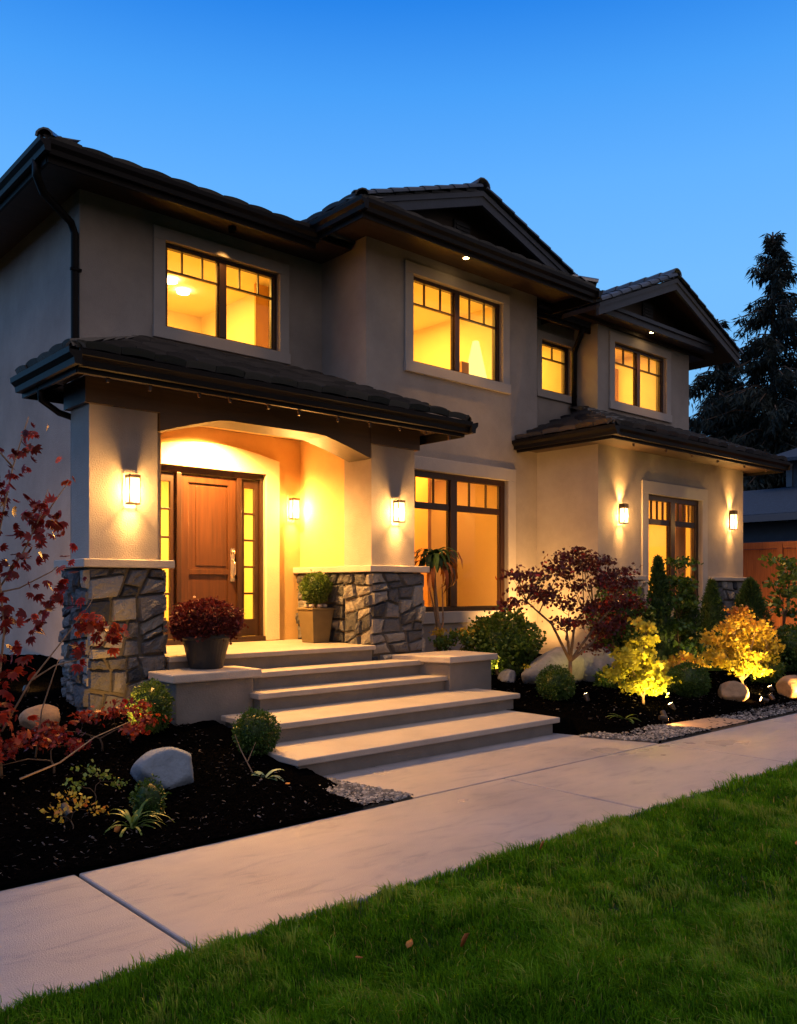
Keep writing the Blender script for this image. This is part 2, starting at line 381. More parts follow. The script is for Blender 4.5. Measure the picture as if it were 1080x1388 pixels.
# lawn height shared by turf and blades
# side walk slabs, landing slab
def slab(mb, pts, z1, z0=-.14, **k): mb.prism(pts, 'z', z0, z1, **k)
b = MB(); js = [-9.0, -5.2, -1.6, 1.745, 5.125, 7.42, 9.6, 11.8, 14.0, 16.2, 20.0]
for a_, c_ in zip(js[:-1], js[1:]):
    slab(b, [(a_+.010, 3.2), (c_-.010, 3.2), (c_-.010, 4.485), (a_+.010, 4.485)], 0.0)
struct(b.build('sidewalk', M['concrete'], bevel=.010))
b = MB(); slab(b, [(4.18, 4.503), (7.40, 4.503), (7.10, 5.6), (4.02, 5.6)], -.001)
struct(b.build('landing_path', M['concrete'], bevel=.006))
# mulch bed
def bedz(X, Y):
    z = .015 + .14*np.clip(np.minimum(Y, 9.5)-5.0, 0, None)
    z = z + .018*np.sin(X*3.1+Y*2.0) * np.clip((Y-4.7)/1.0, 0, 1) + .02*np.sin(X*1.3-Y*2.7)*np.clip((Y-4.7)/1.0, 0, 1)
    z = z + .07*np.exp(-((X-10.0)/1.6)**2-((Y-5.35)/.28)**2)
    h = np.sin(X*127.1+Y*311.7)*43758.5453; z = z + .012*(h-np.floor(h))
    hole = (X > 4.0) & (X < 7.1) & (Y < 7.5); hole |= (X > 4.06) & (X < 7.4) & (Y < 5.55)
    hole |= (X > 4.3) & (X < 7.05) & (Y < 9.0)
    return np.where(hole, -.13, z)
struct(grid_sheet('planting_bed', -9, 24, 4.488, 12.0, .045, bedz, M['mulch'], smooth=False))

# bark chips (uncountable)
def chips(n, x0, x1, y0, y1, size):
    X = rng.uniform(x0, x1, n); Y = rng.uniform(y0, y1, n)
    ok = ~((X > 3.72) & (X < 7.55) & (Y < 7.3)) & ~((X > 7.0) & (X < 12.5) & (Y < 5.24-.17*(X-7.0)))
    X = X[ok]; Y = Y[ok]; n = len(X); Z = bedz(X, Y) + rng.uniform(.0, .02, n)
    P = np.stack([X, Y, Z], -1)
    a = rng.uniform(0, 2*np.pi, n); el = rng.uniform(-.5, .5, n); L = rng.uniform(.5, 1.5, n)*size; W = L*rng.uniform(.18, .4, n)
    d = np.stack([np.cos(a)*np.cos(el), np.sin(a)*np.cos(el), np.sin(el)], -1)
    s_ = np.stack([-np.sin(a), np.cos(a), rng.uniform(-.6, .6, n)], -1)
    up = np.cross(d, s_)*.15
    c = []
    for (i, j) in ((-1, -1), (1, -1), (1, 1), (-1, 1)):
        c.append(P + d*(i*L/2)[:, None] + s_*(j*W/2)[:, None])
    V = np.stack(c + [x + up*W[:, None] for x in c], 1)
    F = (np.arange(n)*8)[:, None, None] + np.array([(4,5,6,7),(0,1,5,4),(1,2,6,5),(2,3,7,6),(3,0,4,7)])[None]
    t = rng.random(n)**6
    return V.reshape(-1, 3), F.reshape(-1, 4), np.repeat(t, 5)
A = chips(30000, -.5, 4.3, 4.49, 8.2, .022); B = chips(20000, 7.0, 15.0, 4.6, 7.2, .027)
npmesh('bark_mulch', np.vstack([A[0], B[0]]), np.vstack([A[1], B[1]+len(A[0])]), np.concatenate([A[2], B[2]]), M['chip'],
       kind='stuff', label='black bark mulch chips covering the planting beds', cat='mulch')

# gravel
def pebbles(polys, n, size):
    P = []
    for poly, k in polys:
        xs = [p[0] for p in poly]; ys = [p[1] for p in poly]; c = 0
        while c < k:
            x = random.uniform(min(xs), max(xs)); y = random.uniform(min(ys), max(ys)); ins = False
            for i in range(len(poly)):
                (xa, ya), (xb, yb) = poly[i], poly[i-1]
                if (ya > y) != (yb > y) and x < (xb-xa)*(y-ya)/(yb-ya)+xa: ins = not ins
            if ins: P.append((x, y, random.uniform(.004, .020))); c += 1
    P = np.array(P); n = len(P)
    ico = np.array([(-1,-.7,0),(0,-1,.1),(1,-.5,0),(1,.6,0),(.1,1,0),(-.9,.7,0),(-.5,-.35,.9),(.5,-.3,.8),(.55,.4,.9),(-.45,.4,.75)])
    fs = np.array([(0,1,7,6),(1,2,3,7),(3,8,7,7),(3,4,8,8),(4,5,9,8),(5,0,6,9),(6,7,8,9)])
    fs = np.array([(0,1,7,6),(2,3,8,7),(1,2,7,7),(3,4,8,8),(4,5,9,8),(5,0,6,9),(6,7,8,9)])
    fs = np.array([(0,1,7,6),(2,3,8,7),(4,5,9,8),(5,0,6,9),(6,7,8,9)])
    a = rng.uniform(0, 6.28, n); s_ = rng.uniform(.5, 1.3, n)*size
    V = ico[None]*rng.uniform(.7, 1.3, (n, len(ico), 3))*s_[:, None, None]; V[:, :, 2] *= .8
    c, s2 = np.cos(a)[:, None], np.sin(a)[:, None]
    V = np.stack([V[:, :, 0]*c - V[:, :, 1]*s2, V[:, :, 0]*s2 + V[:, :, 1]*c, V[:, :, 2]], -1) + P[:, None, :]
    F = (np.arange(n)*10)[:, None, None] + fs[None]
    return V.reshape(-1, 3), F.reshape(-1, 4), np.repeat(rng.random(n), 5)
gl = [(3.72, 4.51), (4.17, 4.51), (4.03, 5.45), (3.84, 5.45)]
gr = [(7.40, 4.51), (8.42, 4.51), (8.30, 5.04), (7.12, 5.22)]
gr2 = [(9.3, 4.51), (13.2, 4.51), (12.6, 4.85), (9.2, 4.93)]
for nm, pg in (('gravel_bed', gl), ('gravel_bed', gr), ('gravel_bed', gr2)):
    b = MB(); slab(b, pg, .006, -.1); struct(b.build('gravel_strip', M['mortar']))
V, F, t = pebbles([(gl, 2600), (gr, 4200), (gr2, 5000)], 0, .015)
npmesh('gravel', V, F + 0, t, M['gravel'], kind='stuff', label='loose grey gravel strips beside the concrete walk', cat='gravel')
b = MB(); slab(b, [(8.44, 4.512), (9.26, 4.512), (9.3, 4.94), (8.34, 5.0)], .024, -.08)
b.build('flagstone', M['flag'], bevel=.008, origin=(8.8, 4.7, 0), label='smooth tan flagstone set between two strips of gravel', cat='flagstone')

# lawn blades
def grass():
    out = []
    def samp(n, x0, x1, y0, y1, fmin, fmax, h, w):
        X = rng.uniform(x0, x1, n); Y = rng.uniform(y0, y1, n)
        f = X*.667 + Y*.745; r = X*.745 - Y*.667
        ok = (f > fmin) & (f <= fmax) & (np.abs(r) < f*.465+1.7) & (Y < 3.205 + .012*np.sin(X*9) + .008*np.sin(X*23)) & (f > 2.2)
        X = X[ok]; Y = Y[ok]; n = len(X)
        cl = .5 + .5*np.sin(X*6.3+2*np.sin(Y*5.7))*np.sin(Y*8.1+1.7*np.sin(X*4.3))
        cl2 = .5 + .5*np.sin(X*17+3*np.sin(Y*13))*np.sin(Y*19+X*7)
        hh = h*(.42 + .55*cl + .35*cl2)*rng.uniform(.55, 1.3, n)
        a = rng.uniform(0, 6.28, n); lean = rng.uniform(.1, .9, n)
        la = rng.normal(2.2, 1.5, n) + 2*cl
        base = np.stack([X, Y, lawnz(X, Y)], -1)
        side = np.stack([np.cos(a), np.sin(a), 0*a], -1)*(w*rng.uniform(.6, 1.3, n))[:, None]
        ld = np.stack([np.cos(la), np.sin(la), 0*la], -1)
        up = np.array([0, 0, 1.])
        mid = base + up*(hh*.6)[:, None] + ld*(hh*lean*.25)[:, None]
        tip = base + up*(hh*(1-.25*lean))[:, None] + ld*(hh*lean*.8)[:, None]
        V = np.stack([base-side, base+side, mid-side*.75, mid+side*.75, tip-side*.12, tip+side*.12], 1)
        tn = np.clip(.18 + .35*cl*rng.random(n) + .25*rng.random(n), 0, .75)
        dry = rng.random(n) < .035; tn[dry] = .97
        out.append((V, tn))
    def tuft(nc, per, x0, x1, y0, y1, fmin, fmax, h, w):
        CX_ = rng.uniform(x0, x1, nc); CY_ = rng.uniform(y0, y1, nc)
        f = CX_*.667 + CY_*.745; r = CX_*.745 - CY_*.667
        ok = (f > fmin) & (f <= fmax) & (np.abs(r) < f*.465+1.7) & (CY_ < 3.175) & (f > 2.2)
        CX_ = CX_[ok]; CY_ = CY_[ok]; nc = len(CX_); pn = np.sin(CX_*13+3*np.sin(CY_*5.3))*np.sin(CY_*17+2*np.sin(CX_*6.1)) + .6*np.sin(CX_*5.1-CY_*3.7)*np.sin(CY_*6.3+CX_*2.0); th = rng.uniform(.7, 1.2, nc)*np.clip(.85+.5*pn, .3, 1.5); tt = np.clip(.25 + .3*np.sin(CX_*3.7+2*np.sin(CY_*2.9))*np.sin(CY_*4.4+CX_) + .24*pn + rng.uniform(-.15, .15, nc), 0, .65)
        wind = rng.normal(2.3, .8, nc)
        a = rng.uniform(0, 6.28, (nc, per)); q = np.abs(rng.normal(0, 1, (nc, per)))*.028*(1+w*60)
        X = (CX_[:, None] + q*np.cos(a)).ravel(); Y = (CY_[:, None] + q*np.sin(a)).ravel(); n = len(X)
        Th = np.repeat(th, per); W_ = np.repeat(wind, per); Tt = np.repeat(tt, per)
        hh = h*Th*rng.uniform(.6, 1.25, n)
        ld = np.stack([np.cos(a.ravel())*.55+np.cos(W_)*.6, np.sin(a.ravel())*.55+np.sin(W_)*.6, np.zeros(n)], -1)
        lean = rng.uniform(.2, 1.0, n)*Th; sa = a.ravel()+1.57+rng.normal(0, .6, n)
        base = np.stack([X, Y, lawnz(X, Y)], -1); side = np.stack([np.cos(sa), np.sin(sa), 0*sa], -1)*(w*rng.uniform(.6, 1.3, n))[:, None]
        up = np.array([0, 0, 1.])
        mid = base + up*(hh*.6)[:, None] + ld*(hh*lean*.22)[:, None]; tip = base + up*(hh*(1-.3*lean))[:, None] + ld*(hh*lean*.75)[:, None]
        V = np.stack([base-side, base+side, mid-side*.75, mid+side*.75, tip-side*.12, tip+side*.12], 1)
        tn = np.clip(Tt + .35*rng.random(n), 0, .8); tn[rng.random(n) < .03] = 1
        out.append((V, tn))
    tuft(9000, 34, 0, 5, 0, 3.2, 2.2, 4.0, .060, .0022)
    tuft(9000, 28, 0, 8, 0, 3.2, 4.0, 6.0, .062, .0029)
    tuft(7000, 24, 2, 13, 0, 3.2, 6.0, 9.5, .066, .0040)
    samp(290000, 0, 5, 0, 3.26, 2.2, 4.0, .05, .0021)
    samp(210000, 0, 8, 0, 3.26, 4.0, 6.0, .05, .0028)
    samp(130000, 2, 13, 0, 3.26, 6.0, 9.5, .055, .004)
    V = np.concatenate([o[0] for o in out]); t = np.concatenate([o[1] for o in out]); n = len(V)
    F = (np.arange(n)*6)[:, None, None] + np.array([(0,1,3,2),(2,3,5,4)])[None]
    npmesh('lawn_grass', V.reshape(-1, 3), F.reshape(-1, 4), np.repeat(t, 2), M['grass'], kind='stuff',
           label='lush tufted green lawn grass in the foreground', cat='grass')
grass()

# ================================================================== THE HOUSE
house = empty('house', (7, 9, 0), label='two-storey taupe stucco house with dark tile roofs, stone pillars and glowing windows', cat='house')
def P_(mb, name, m, parent=house, **k): return mb.build(name, m, parent, **k)

def wall_front(mb, x0, x1, z0, z1, y0, y1, holes=()):
    xs = sorted({x0, x1, *[h[0] for h in holes], *[h[1] for h in holes]}); zs = sorted({z0, z1, *[h[2] for h in holes], *[h[3] for h in holes]})
    solid = {}
    for i in range(len(xs)-1):
        for j in range(len(zs)-1):
            cx = (xs[i]+xs[i+1])/2; cz = (zs[j]+zs[j+1])/2
            solid[i, j] = not any(h[0] < cx < h[1] and h[2] < cz < h[3] for h in holes)
    for (i, j), s_ in solid.items():
        if not s_: continue
        a, b_, c, d = xs[i], xs[i+1], zs[j], zs[j+1]
        vs = [(a,y0,c),(b_,y0,c),(b_,y1,c),(a,y1,c),(a,y0,d),(b_,y0,d),(b_,y1,d),(a,y1,d)]
        fs = [(0,1,5,4),(2,3,7,6)]
        if not solid.get((i-1, j)): fs.append((3,0,4,7))
        if not solid.get((i+1, j)): fs.append((1,2,6,5))
        if not solid.get((i, j-1)): fs.append((0,3,2,1))
        if not solid.get((i, j+1)): fs.append((4,5,6,7))
        mb.add(vs, fs)

YL, YD, YT, YG, YU, YB = 9.45, 9.0, 8.5, 9.0, 8.5, 7.37
winL = (4.73, 6.35, 4.60, 5.63); winT = (7.86, 9.68, 4.55, 5.74); winG = (7.60, 9.80, 1.17, 3.11)
winS = (11.22, 12.02, 4.78, 5.62); winU = (12.57, 14.22, 4.70, 5.73); winB = (11.80, 13.45, 1.30, 2.97)
doorH = (4.32, 5.83, .88, 2.90)
w = MB()
wall_front(w, 3.71, 7.05, 3.30, 5.95, YL, YL+.2, [winL])
wall_front(w, 3.91, 6.45, .70, 3.38, YD, YD+.2, [doorH])
wall_front(w, 7.05, 10.5, .35, 6.05, YT, YT+.2, [winT, winG])
wall_front(w, 10.5, 12.1, 3.4, 5.95, YG, YG+.2, [winS])
wall_front(w, 12.1, 15.05, 3.4, 6.30, YU, YU+.2, [winU])
wall_front(w, 10.5, 14.93, .25, 3.60, YB, YB+.2, [winB])
for bx in [(3.71, 3.91, 9.65, 16.8, .3, 5.95), (3.71, 3.91, 7.92, 9.45, .3, 3.30), (7.05, 7.25, 8.70, 9.45, 3.3, 6.05), (10.3, 10.5, 8.70, 9.0, 3.3, 6.05),
           (10.5, 10.7, 7.57, 8.5, .25, 3.6), (14.73, 14.93, 7.57, 12, .25, 3.6), (12.1, 12.3, 8.7, 9.0, 3.4, 6.2), (14.85, 15.05, 8.7, 16.8, 3.6, 6.2),
           (3.91, 14.85, 16.6, 16.8, .25, 5.95), (6.45, 7.05, 8.0, 9.2, .3, 3.38), (14.75, 14.93, 12, 16.6, .25, 3.6), (3.91, 6.4, 9.20, 9.24, 3.0, 3.3)]:
    w.box(*bx)
P_(w, 'stucco_wall', M['stucco'])
# pillars: stucco shaft over stone base with cap
def stone_face(mb, corners, depth=.05, target=.27, seed=1):
    """irregular stones on a quad face; corners: 4 world points ccw seen from outside"""
    rr = random.Random(seed); c = [Vector(p) for p in corners]
    nrm = (c[1]-c[0]).cross(c[3]-c[0]).normalized()
    quads = []
    def split(q, lv):
        wv = ((q[1]-q[0]).length + (q[2]-q[3]).length)/2; hv = ((q[3]-q[0]).length + (q[2]-q[1]).length)/2
        if (wv < target*1.5 and hv < target*.95) or lv > 7: quads.append(q); return
        if wv < target*1.25 and hv < target*1.25 and rr.random() < .35: quads.append(q); return
        t1 = rr.uniform(.32, .68); t2 = t1 + rr.uniform(-.2, .2)
        if wv > hv*1.25:
            a = q[0].lerp(q[1], t1); b_ = q[3].lerp(q[2], t2); split([q[0], a, b_, q[3]], lv+1); split([a, q[1], q[2], b_], lv+1)
        else:
            a = q[0].lerp(q[3], t1); b_ = q[1].lerp(q[2], t2); split([q[0], q[1], b_, a], lv+1); split([a, b_, q[2], q[3]], lv+1)
    split(c, 0)
    n = 7; SP = (0, .055, .27, .5, .74, .945, 1)
    for q in quads:
        ct = (q[0]+q[1]+q[2]+q[3])/4; sz = min((q[1]-q[0]).length, (q[3]-q[0]).length)
        k = max(.6, 1 - .016/max(sz, .05)*1.2)
        qq = [ct + (p-ct)*k for p in q]
        d0 = depth*rr.uniform(.4, 1.35); tx, ty = rr.uniform(-.25, .25), rr.uniform(-.35, .35); tn = rr.random()
        ph = [rr.uniform(0, 6) for _ in range(4)]
        vs = []
        for i in range(n):
            for j in range(n):
                u, v = SP[i], SP[j]
                p = (qq[0]*(1-u)+qq[1]*u)*(1-v) + (qq[3]*(1-u)+qq[2]*u)*v
                e = min(u, 1-u, v, 1-v); h = 0 if e == 0 else (.84 if e < .1 else 1.0)
                h = h*d0*(1 + tx*(u-.5) + ty*(v-.5) + .16*math.sin(7*u+ph[0])*math.sin(6*v+ph[1]) + .1*math.sin(15*u+ph[2]+4*v))
                if e > 0: p = p + Vector((rr.uniform(-1, 1), rr.uniform(-1, 1), rr.uniform(-1, 1)))*.004
                vs.append(p + nrm*h)
        mb.add(vs, [(i*n+j, (i+1)*n+j, (i+1)*n+j+1, i*n+j+1) for i in range(n-1) for j in range(n-1)], tone=tn)
def stone_base(x0, x1, y0, y1, z0, z1, seed, right=True, left=True):
    core = MB(); core.box(x0+.03, x1-.03, y0+.03, y1, z0, z1)
    o = P_(core, 'stone_base', M['mortar'])
    s_ = MB()
    stone_face(s_, [(x0, y0+.03, z0), (x1, y0+.03, z0), (x1, y0+.03, z1), (x0, y0+.03, z1)], .05, .24, seed)
    if left: stone_face(s_, [(x0+.03, y1, z0), (x0+.03, y0, z0), (x0+.03, y0, z1), (x0+.03, y1, z1)], .05, .2, seed+9)
    if right: stone_face(s_, [(x1-.03, y0, z0), (x1-.03, y1, z0), (x1-.03, y1, z1), (x1-.03, y0, z1)], .05, .2, seed+5)
    s_.build('stone_facing', M['stone'], o)
    return o
b = MB(); b.box(3.03, 3.68, 7.5, 7.92, 1.74, 3.14); P_(b, 'pillar', M['stucco'])
b = MB(); b.box(6.30, 6.97, 7.5, 8.0, 1.74, 3.14); b.box(6.42, 6.95, 8.0, 8.495, .3, 3.36); P_(b, 'pillar', M['stucco'])
stone_base(3.0, 3.76, 7.47, 8.1, .30, 1.68, 3)
stone_base(6.27, 7.10, 7.47, 7.98, .30, 1.68, 11)
# low stone wainscot on the inner right side of the porch
c0 = MB(); c0.box(6.33, 6.41, 7.985, 8.99, .7, 1.68); o = P_(c0, 'stone_base', M['mortar'])
s_ = MB(); stone_face(s_, [(6.33, 8.99, .85), (6.33, 7.985, .85), (6.33, 7.985, 1.68), (6.33, 8.99, 1.68)], .045, .2, 77); s_.build('stone_facing', M['stone'], o)
b = MB(); b.box(2.95, 3.82, 7.42, 8.14, 1.685, 1.76); P_(b, 'stone_cap', M['capstone'], bevel=.008)
b = MB(); b.box(6.22, 7.15, 7.42, 8.03, 1.685, 1.76); P_(b, 'stone_cap', M['capstone'], bevel=.008)
b = MB(); b.box(6.25, 6.415, 8.032, 8.99, 1.685, 1.755); P_(b, 'stone_cap', M['capstone'], bevel=.008)
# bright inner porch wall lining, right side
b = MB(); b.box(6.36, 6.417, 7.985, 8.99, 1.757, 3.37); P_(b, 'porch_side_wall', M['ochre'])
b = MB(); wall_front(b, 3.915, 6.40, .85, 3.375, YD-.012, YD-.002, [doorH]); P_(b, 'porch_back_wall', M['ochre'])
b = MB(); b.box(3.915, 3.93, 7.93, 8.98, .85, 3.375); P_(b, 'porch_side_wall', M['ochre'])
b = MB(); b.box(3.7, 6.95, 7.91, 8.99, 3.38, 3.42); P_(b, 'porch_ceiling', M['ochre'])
# bay stone wainscot
for x0, x1, sd_ in ((10.5, 11.62, 31), (13.68, 14.93, 41)):
    o_ = stone_base(x0-.02, x1+.02, 7.30, 7.365, .25, 1.62, sd_, right=False, left=False)
    b = MB(); b.box(x0-.05, x1+.05, 7.27, 7.366, 1.625, 1.69); P_(b, 'stone_cap', M['capstone'], bevel=.006)

# windows ----------------------------------------------------------------
def window(h, yw, sashes=2, muntins=2, transom=False, trim=.15, sill=True, frac=.26, trimtop=None):
    x0, x1, z0, z1 = h; y0 = yw+.05; y1 = yw+.12
    f = MB(); fw_ = .085 if transom else .052
    f.box(x0, x1, y0, y1, z1-fw_, z1); f.box(x0, x1, y0, y1, z0, z0+fw_*.8)
    f.box(x0, x0+fw_, y0+.002, y1, z0+fw_*.8, z1-fw_); f.box(x1-fw_, x1, y0+.002, y1, z0+fw_*.8, z1-fw_)
    xm = (x0+x1)/2; cells = []
    if sashes == 2:
        mw = .065 if transom else .048
        f.box(xm-mw, xm+mw, y0-.012, y1, z0+fw_*.8, z1-fw_)
        cells = [(x0+fw_, xm-mw), (xm+mw, x1-fw_)]
    else: cells = [(x0+fw_, x1-fw_)]
    zt = z1-fw_ - (z1-z0)*(frac if not transom else .20)
    tw = .045 if transom else .011
    for a, c in cells:
        f.box(a, c, y0+.012, y1-.01, zt-tw, zt+tw)
        # inner sash step
        f.box(a, a+.02, y0+.02, y1-.005, z0+fw_*.8, zt-tw); f.box(c-.02, c, y0+.02, y1-.005, z0+fw_*.8, zt-tw)
        f.box(a, a+.02, y0+.02, y1-.005, zt+tw, z1-fw_); f.box(c-.02, c, y0+.02, y1-.005, zt+tw, z1-fw_)
        for k in range(muntins):
            xc = a + (c-a)*(k+1)/(muntins+1) + (0.02*(k*2-1) if muntins == 2 else 0)
            f.box(xc-.009, xc+.009, y0+.022, y1-.012, zt+tw, z1-fw_-.002)
    fo = f.build('window', M['frame'], house, bevel=.004)
    g = MB(); g.box(x0+.02, x1-.02, y1-.028, y1-.022, z0+.02, z1-.02); g.build('pane', M['glass'], fo)
    t_ = MB(); tt = trimtop or trim; yo = yw-.028
    t_.box(x0-trim, x1+trim, yo, yw-.001, z1, z1+tt); t_.box(x0-trim, x0, yo, yw-.001, z0, z1); t_.box(x1, x1+trim, yo, yw-.001, z0, z1)
    t_.box(x0-trim-.01, x1+trim+.01, yo-.018, yw-.001, z0-trim*.95, z0)
    t_.build('trim', M['stucco_trim'], fo, bevel=.006)
    return fo
window(winL, YL); window(winT, YT); window(winS, YG, sashes=1, muntins=1, trim=.13)
window(winU, YU, muntins=1); window(winG, YT, transom=True, trim=.17, trimtop=.18); window(winB, YB, transom=True, trim=.17, trimtop=.2, muntins=3)

# rooms behind the windows, lit by their own ceiling lamps ----------------
def area(name, loc, size, e, col, parent, sy=None, rot=None, spread=None):
    l = bpy.data.lights.new(name, 'AREA'); l.shape = 'RECTANGLE'; l.size = size; l.size_y = sy or size; l.energy = e; l.color = col
    if spread: l.spread = R(spread)
    o = bpy.data.objects.new(name, l); link(o, parent)
    tot = Vector((0, 0, 0)); p = parent
    while p is not None: tot += p.location; p = p.parent
    o.location = Vector(loc) - tot
    if rot: o.rotation_euler = rot
    return o
def point(name, loc, e, col, r, parent):
    l = bpy.data.lights.new(name, 'POINT'); l.energy = e; l.color = col; l.shadow_soft_size = r
    o = bpy.data.objects.new(name, l); link(o, parent)
    tot = Vector((0, 0, 0)); p = parent
    while p is not None: tot += p.location; p = p.parent
    o.location = Vector(loc) - tot; return o
def spot(name, loc, aim, e, col, r, ang, blend, parent):
    l = bpy.data.lights.new(name, 'SPOT'); l.energy = e; l.color = col; l.shadow_soft_size = r; l.spot_size = R(ang); l.spot_blend = blend
    o = bpy.data.objects.new(name, l); link(o, parent)
    tot = Vector((0, 0, 0)); p = parent
    while p is not None: tot += p.location; p = p.parent
    o.location = Vector(loc) - tot
    o.rotation_euler = (Vector(aim)-Vector(loc)).to_track_quat('-Z', 'Y').to_euler(); return o
def room(x0, x1, y0, y1, z0, z1, e, col, extra=None):
    r_ = MB()
    r_.box(x0, x1, y1, y1+.03, z0, z1); r_.box(x0-.03, x0, y0, y1, z0, z1); r_.box(x1, x1+.03, y0, y1, z0, z1)
    r_.box(x0-.03, x1+.03, y0, y1+.03, z1, z1+.03); r_.box(x0-.03, x1+.03, y0, y1+.03, z0-.03, z0)
    o = r_.build('room', M['room'], house)
    area('ceiling_lamp_light', ((x0+x1)/2, (y0+y1)/2, z1-.04), (x1-x0)*.5, e, col, o, sy=(y1-y0)*.4)
    if extra: extra(o)
    return o
YEL = (1.0, .52, .075); ORA = (1.0, .44, .06)
def exL(o):
    d = MB(); d.box(6.72, 6.94, 10.6, 10.64, 3.9, 5.9); d.build('inner_wall', M['room_dark'], o)
    for x, y in ((5.75, 11.3), (6.1, 11.6)):
        d = MB(); d.lathe(x, y, [(.09, 5.905), (.09, 5.87), (.05, 5.86)], 16); d.build('recessed_lamp', M['lamp'], o)
room(3.95, 6.95, 9.66, 12.6, 3.9, 5.92, 95, YEL, exL)
def exT(o):
    d = MB(); d.lathe(9.86, 9.2, [(.19, 4.72), (.05, 5.36), (.04, 5.36)], 24); d.build('lamp_shade', M['shade'], o, smooth=True)
    d = MB(); d.tube([(9.86, 9.2, 4.0), (9.86, 9.2, 4.71)], .025); d.build('lamp_post', M['frame'], o)
    d = MB(); d.box(9.44, 9.60, 9.1, 9.3, 3.9, 4.96); d.build('cabinet', M['room_dark'], o)
room(7.3, 10.25, 8.72, 11.8, 3.9, 6.0, 95, YEL, exT)
room(10.6, 12.05, 9.22, 11.4, 3.9, 5.9, 45, YEL)
def exU(o):
    d = MB(); d.box(12.75, 13.5, 9.6, 9.65, 3.9, 5.35); d.build('wardrobe', M['curtain'], o, bevel=.01)
    d = MB(); d.box(12.85, 13.4, 9.585, 9.6, 4.2, 5.2); d.build('wardrobe_panel', M['room'], o)
    d = MB(); d.box(14.45, 14.8, 9.9, 10.9, 3.9, 5.9); d.build('inner_wall', M['room_dark'], o)
room(12.35, 14.8, 8.72, 11.4, 3.9, 6.1, 70, YEL, exU)
def exG(o):
    d = MB(); d.box(8.2, 8.75, 10.6, 10.64, 1.9, 2.6); d.build('picture_frame', M['curtain'], o)
    d = MB(); d.box(9.4, 9.47, 9.8, 12.1, .86, 3.3); d.box(9.0, 9.4, 10.9, 10.97, .86, 3.3); d.build('inner_wall', M['room_dark'], o)
    d = MB(); d.box(9.5, 10.1, 10.9, 11.4, .86, 1.75); d.build('cabinet', M['room'], o)
room(7.3, 10.45, 8.72, 12.2, .85, 3.35, 95, ORA, exG)
def exB(o):
    for x0, x1 in ((11.72, 11.98), (13.28, 13.6)):
        d = MB(); n = 12
        pts = [(x0+(x1-x0)*i/n, 7.75+.03*math.sin(i*2.1)) for i in range(n+1)]; pts += [(x, y+.012) for x, y in reversed(pts)]
        d.prism(pts, 'z', .9, 3.1); d.build('curtain', M['curtain'], o, smooth=False)
    d = MB(); d.box(12.15, 12.55, 8.5, 8.52, 2.27, 2.30); d.box(12.33, 12.39, 8.49, 8.53, .9, 2.27); d.build('floor_lamp', M['frame'], o)
    d = MB(); d.box(12.9, 13.15, 9.2, 9.25, .9, 3.2); d.box(11.9, 12.1, 9.4, 9.45, .9, 3.2); d.build('inner_wall', M['room_dark'], o)
room(10.75, 14.7, 7.6, 10.8, .85, 3.4, 100, ORA, exB)
room(3.95, 7.0, 9.26, 12.0, .85, 3.3, 120, YEL)

# door ----------------------------------------------------------------------
x0, x1, z0, z1 = doorH
b = MB(); yj0, yj1 = YD+.02, YD+.13
b.box(x0, x1, yj0, yj1, z1-.07, z1); b.box(x0, x1, YD-.04, yj1, z0-.03, z0+.03)
jx = [4.32, 4.66, 5.46, 5.83]
b.box(4.32, 4.36, yj0+.002, yj1, z0+.03, z1-.07); b.box(4.66, 4.72, yj0-.01, yj1, z0+.03, z1-.07)
b.box(5.46, 5.52, yj0-.01, yj1, z0+.03, z1-.07); b.box(5.79, 5.83, yj0+.002, yj1, z0+.03, z1-.07)
P_(b, 'door_frame', M['jamb'], bevel=.004)
b = MB(); wall_front(b, 4.722, 5.458, z0+.035, z1-.075, YD+.05, YD+.095, [(4.83, 5.35, 1.72, 2.73), (4.83, 5.35, 1.06, 1.66)])
b.box(4.83, 5.35, YD+.072, YD+.09, 1.06, 1.66); b.box(4.83, 5.35, YD+.072, YD+.09, 1.72, 2.73)
b.box(4.93, 5.33, YD+.064, YD+.0715, 1.76, 2.70)
door = P_(b, 'door', M['door'], bevel=.004)
b = MB(); b.tube([(5.405, YD+.03, 1.62), (5.405, YD-.02, 1.66), (5.405, YD-.02, 1.80), (5.405, YD+.03, 1.84)], .011, 8)
b.box(5.375, 5.435, YD+.035, YD+.05, 1.58, 1.98); b.lathe(5.405, YD+.02, [(.02, 1.90), (.026, 1.91), (.026, 1.94), (.02, 1.95)], 12)
b.build('handle', M['brass'], door, smooth=False, bevel=.003)
for a, c, pa, pc in ((4.362, 4.658, 4.42, 4.60), (5.522, 5.788, 5.58, 5.725)):
    b = MB(); hs = []; zz = [1.12 + .325*i for i in range(6)]
    for i in range(5): hs.append((pa, pc, zz[i], zz[i+1]-.025))
    wall_front(b, a, c, z0+.035, z1-.075, YD+.055, YD+.10, hs)
    so = P_(b, 'sidelight', M['jamb'], bevel=.003)
    g = MB(); g.box(pa-.01, pc+.01, YD+.075, YD+.08, 1.11, 2.75); g.build('pane', M['glass'], so)
# arched trim round the door
b = MB(); n = 16; yo = YD-.055; yi = YD-.013
arc = [(4.13 + (6.02-4.13)*i/n, 3.07 + .13*math.sin(math.pi*i/n)) for i in range(n+1)]
for i in range(n):
    (xa, za), (xb, zb) = arc[i], arc[i+1]
    b.hexa([(xa, yo, 2.90), (xb, yo, 2.90), (xb, yi, 2.90), (xa, yi, 2.90), (xa, yo, za), (xb, yo, zb), (xb, yi, zb), (xa, yi, za)])
b.box(4.13, 4.319, yo, yi, .86, 2.899); b.box(5.831, 6.02, yo, yi, .86, 2.899)
P_(b, 'door_trim', M['cream'])

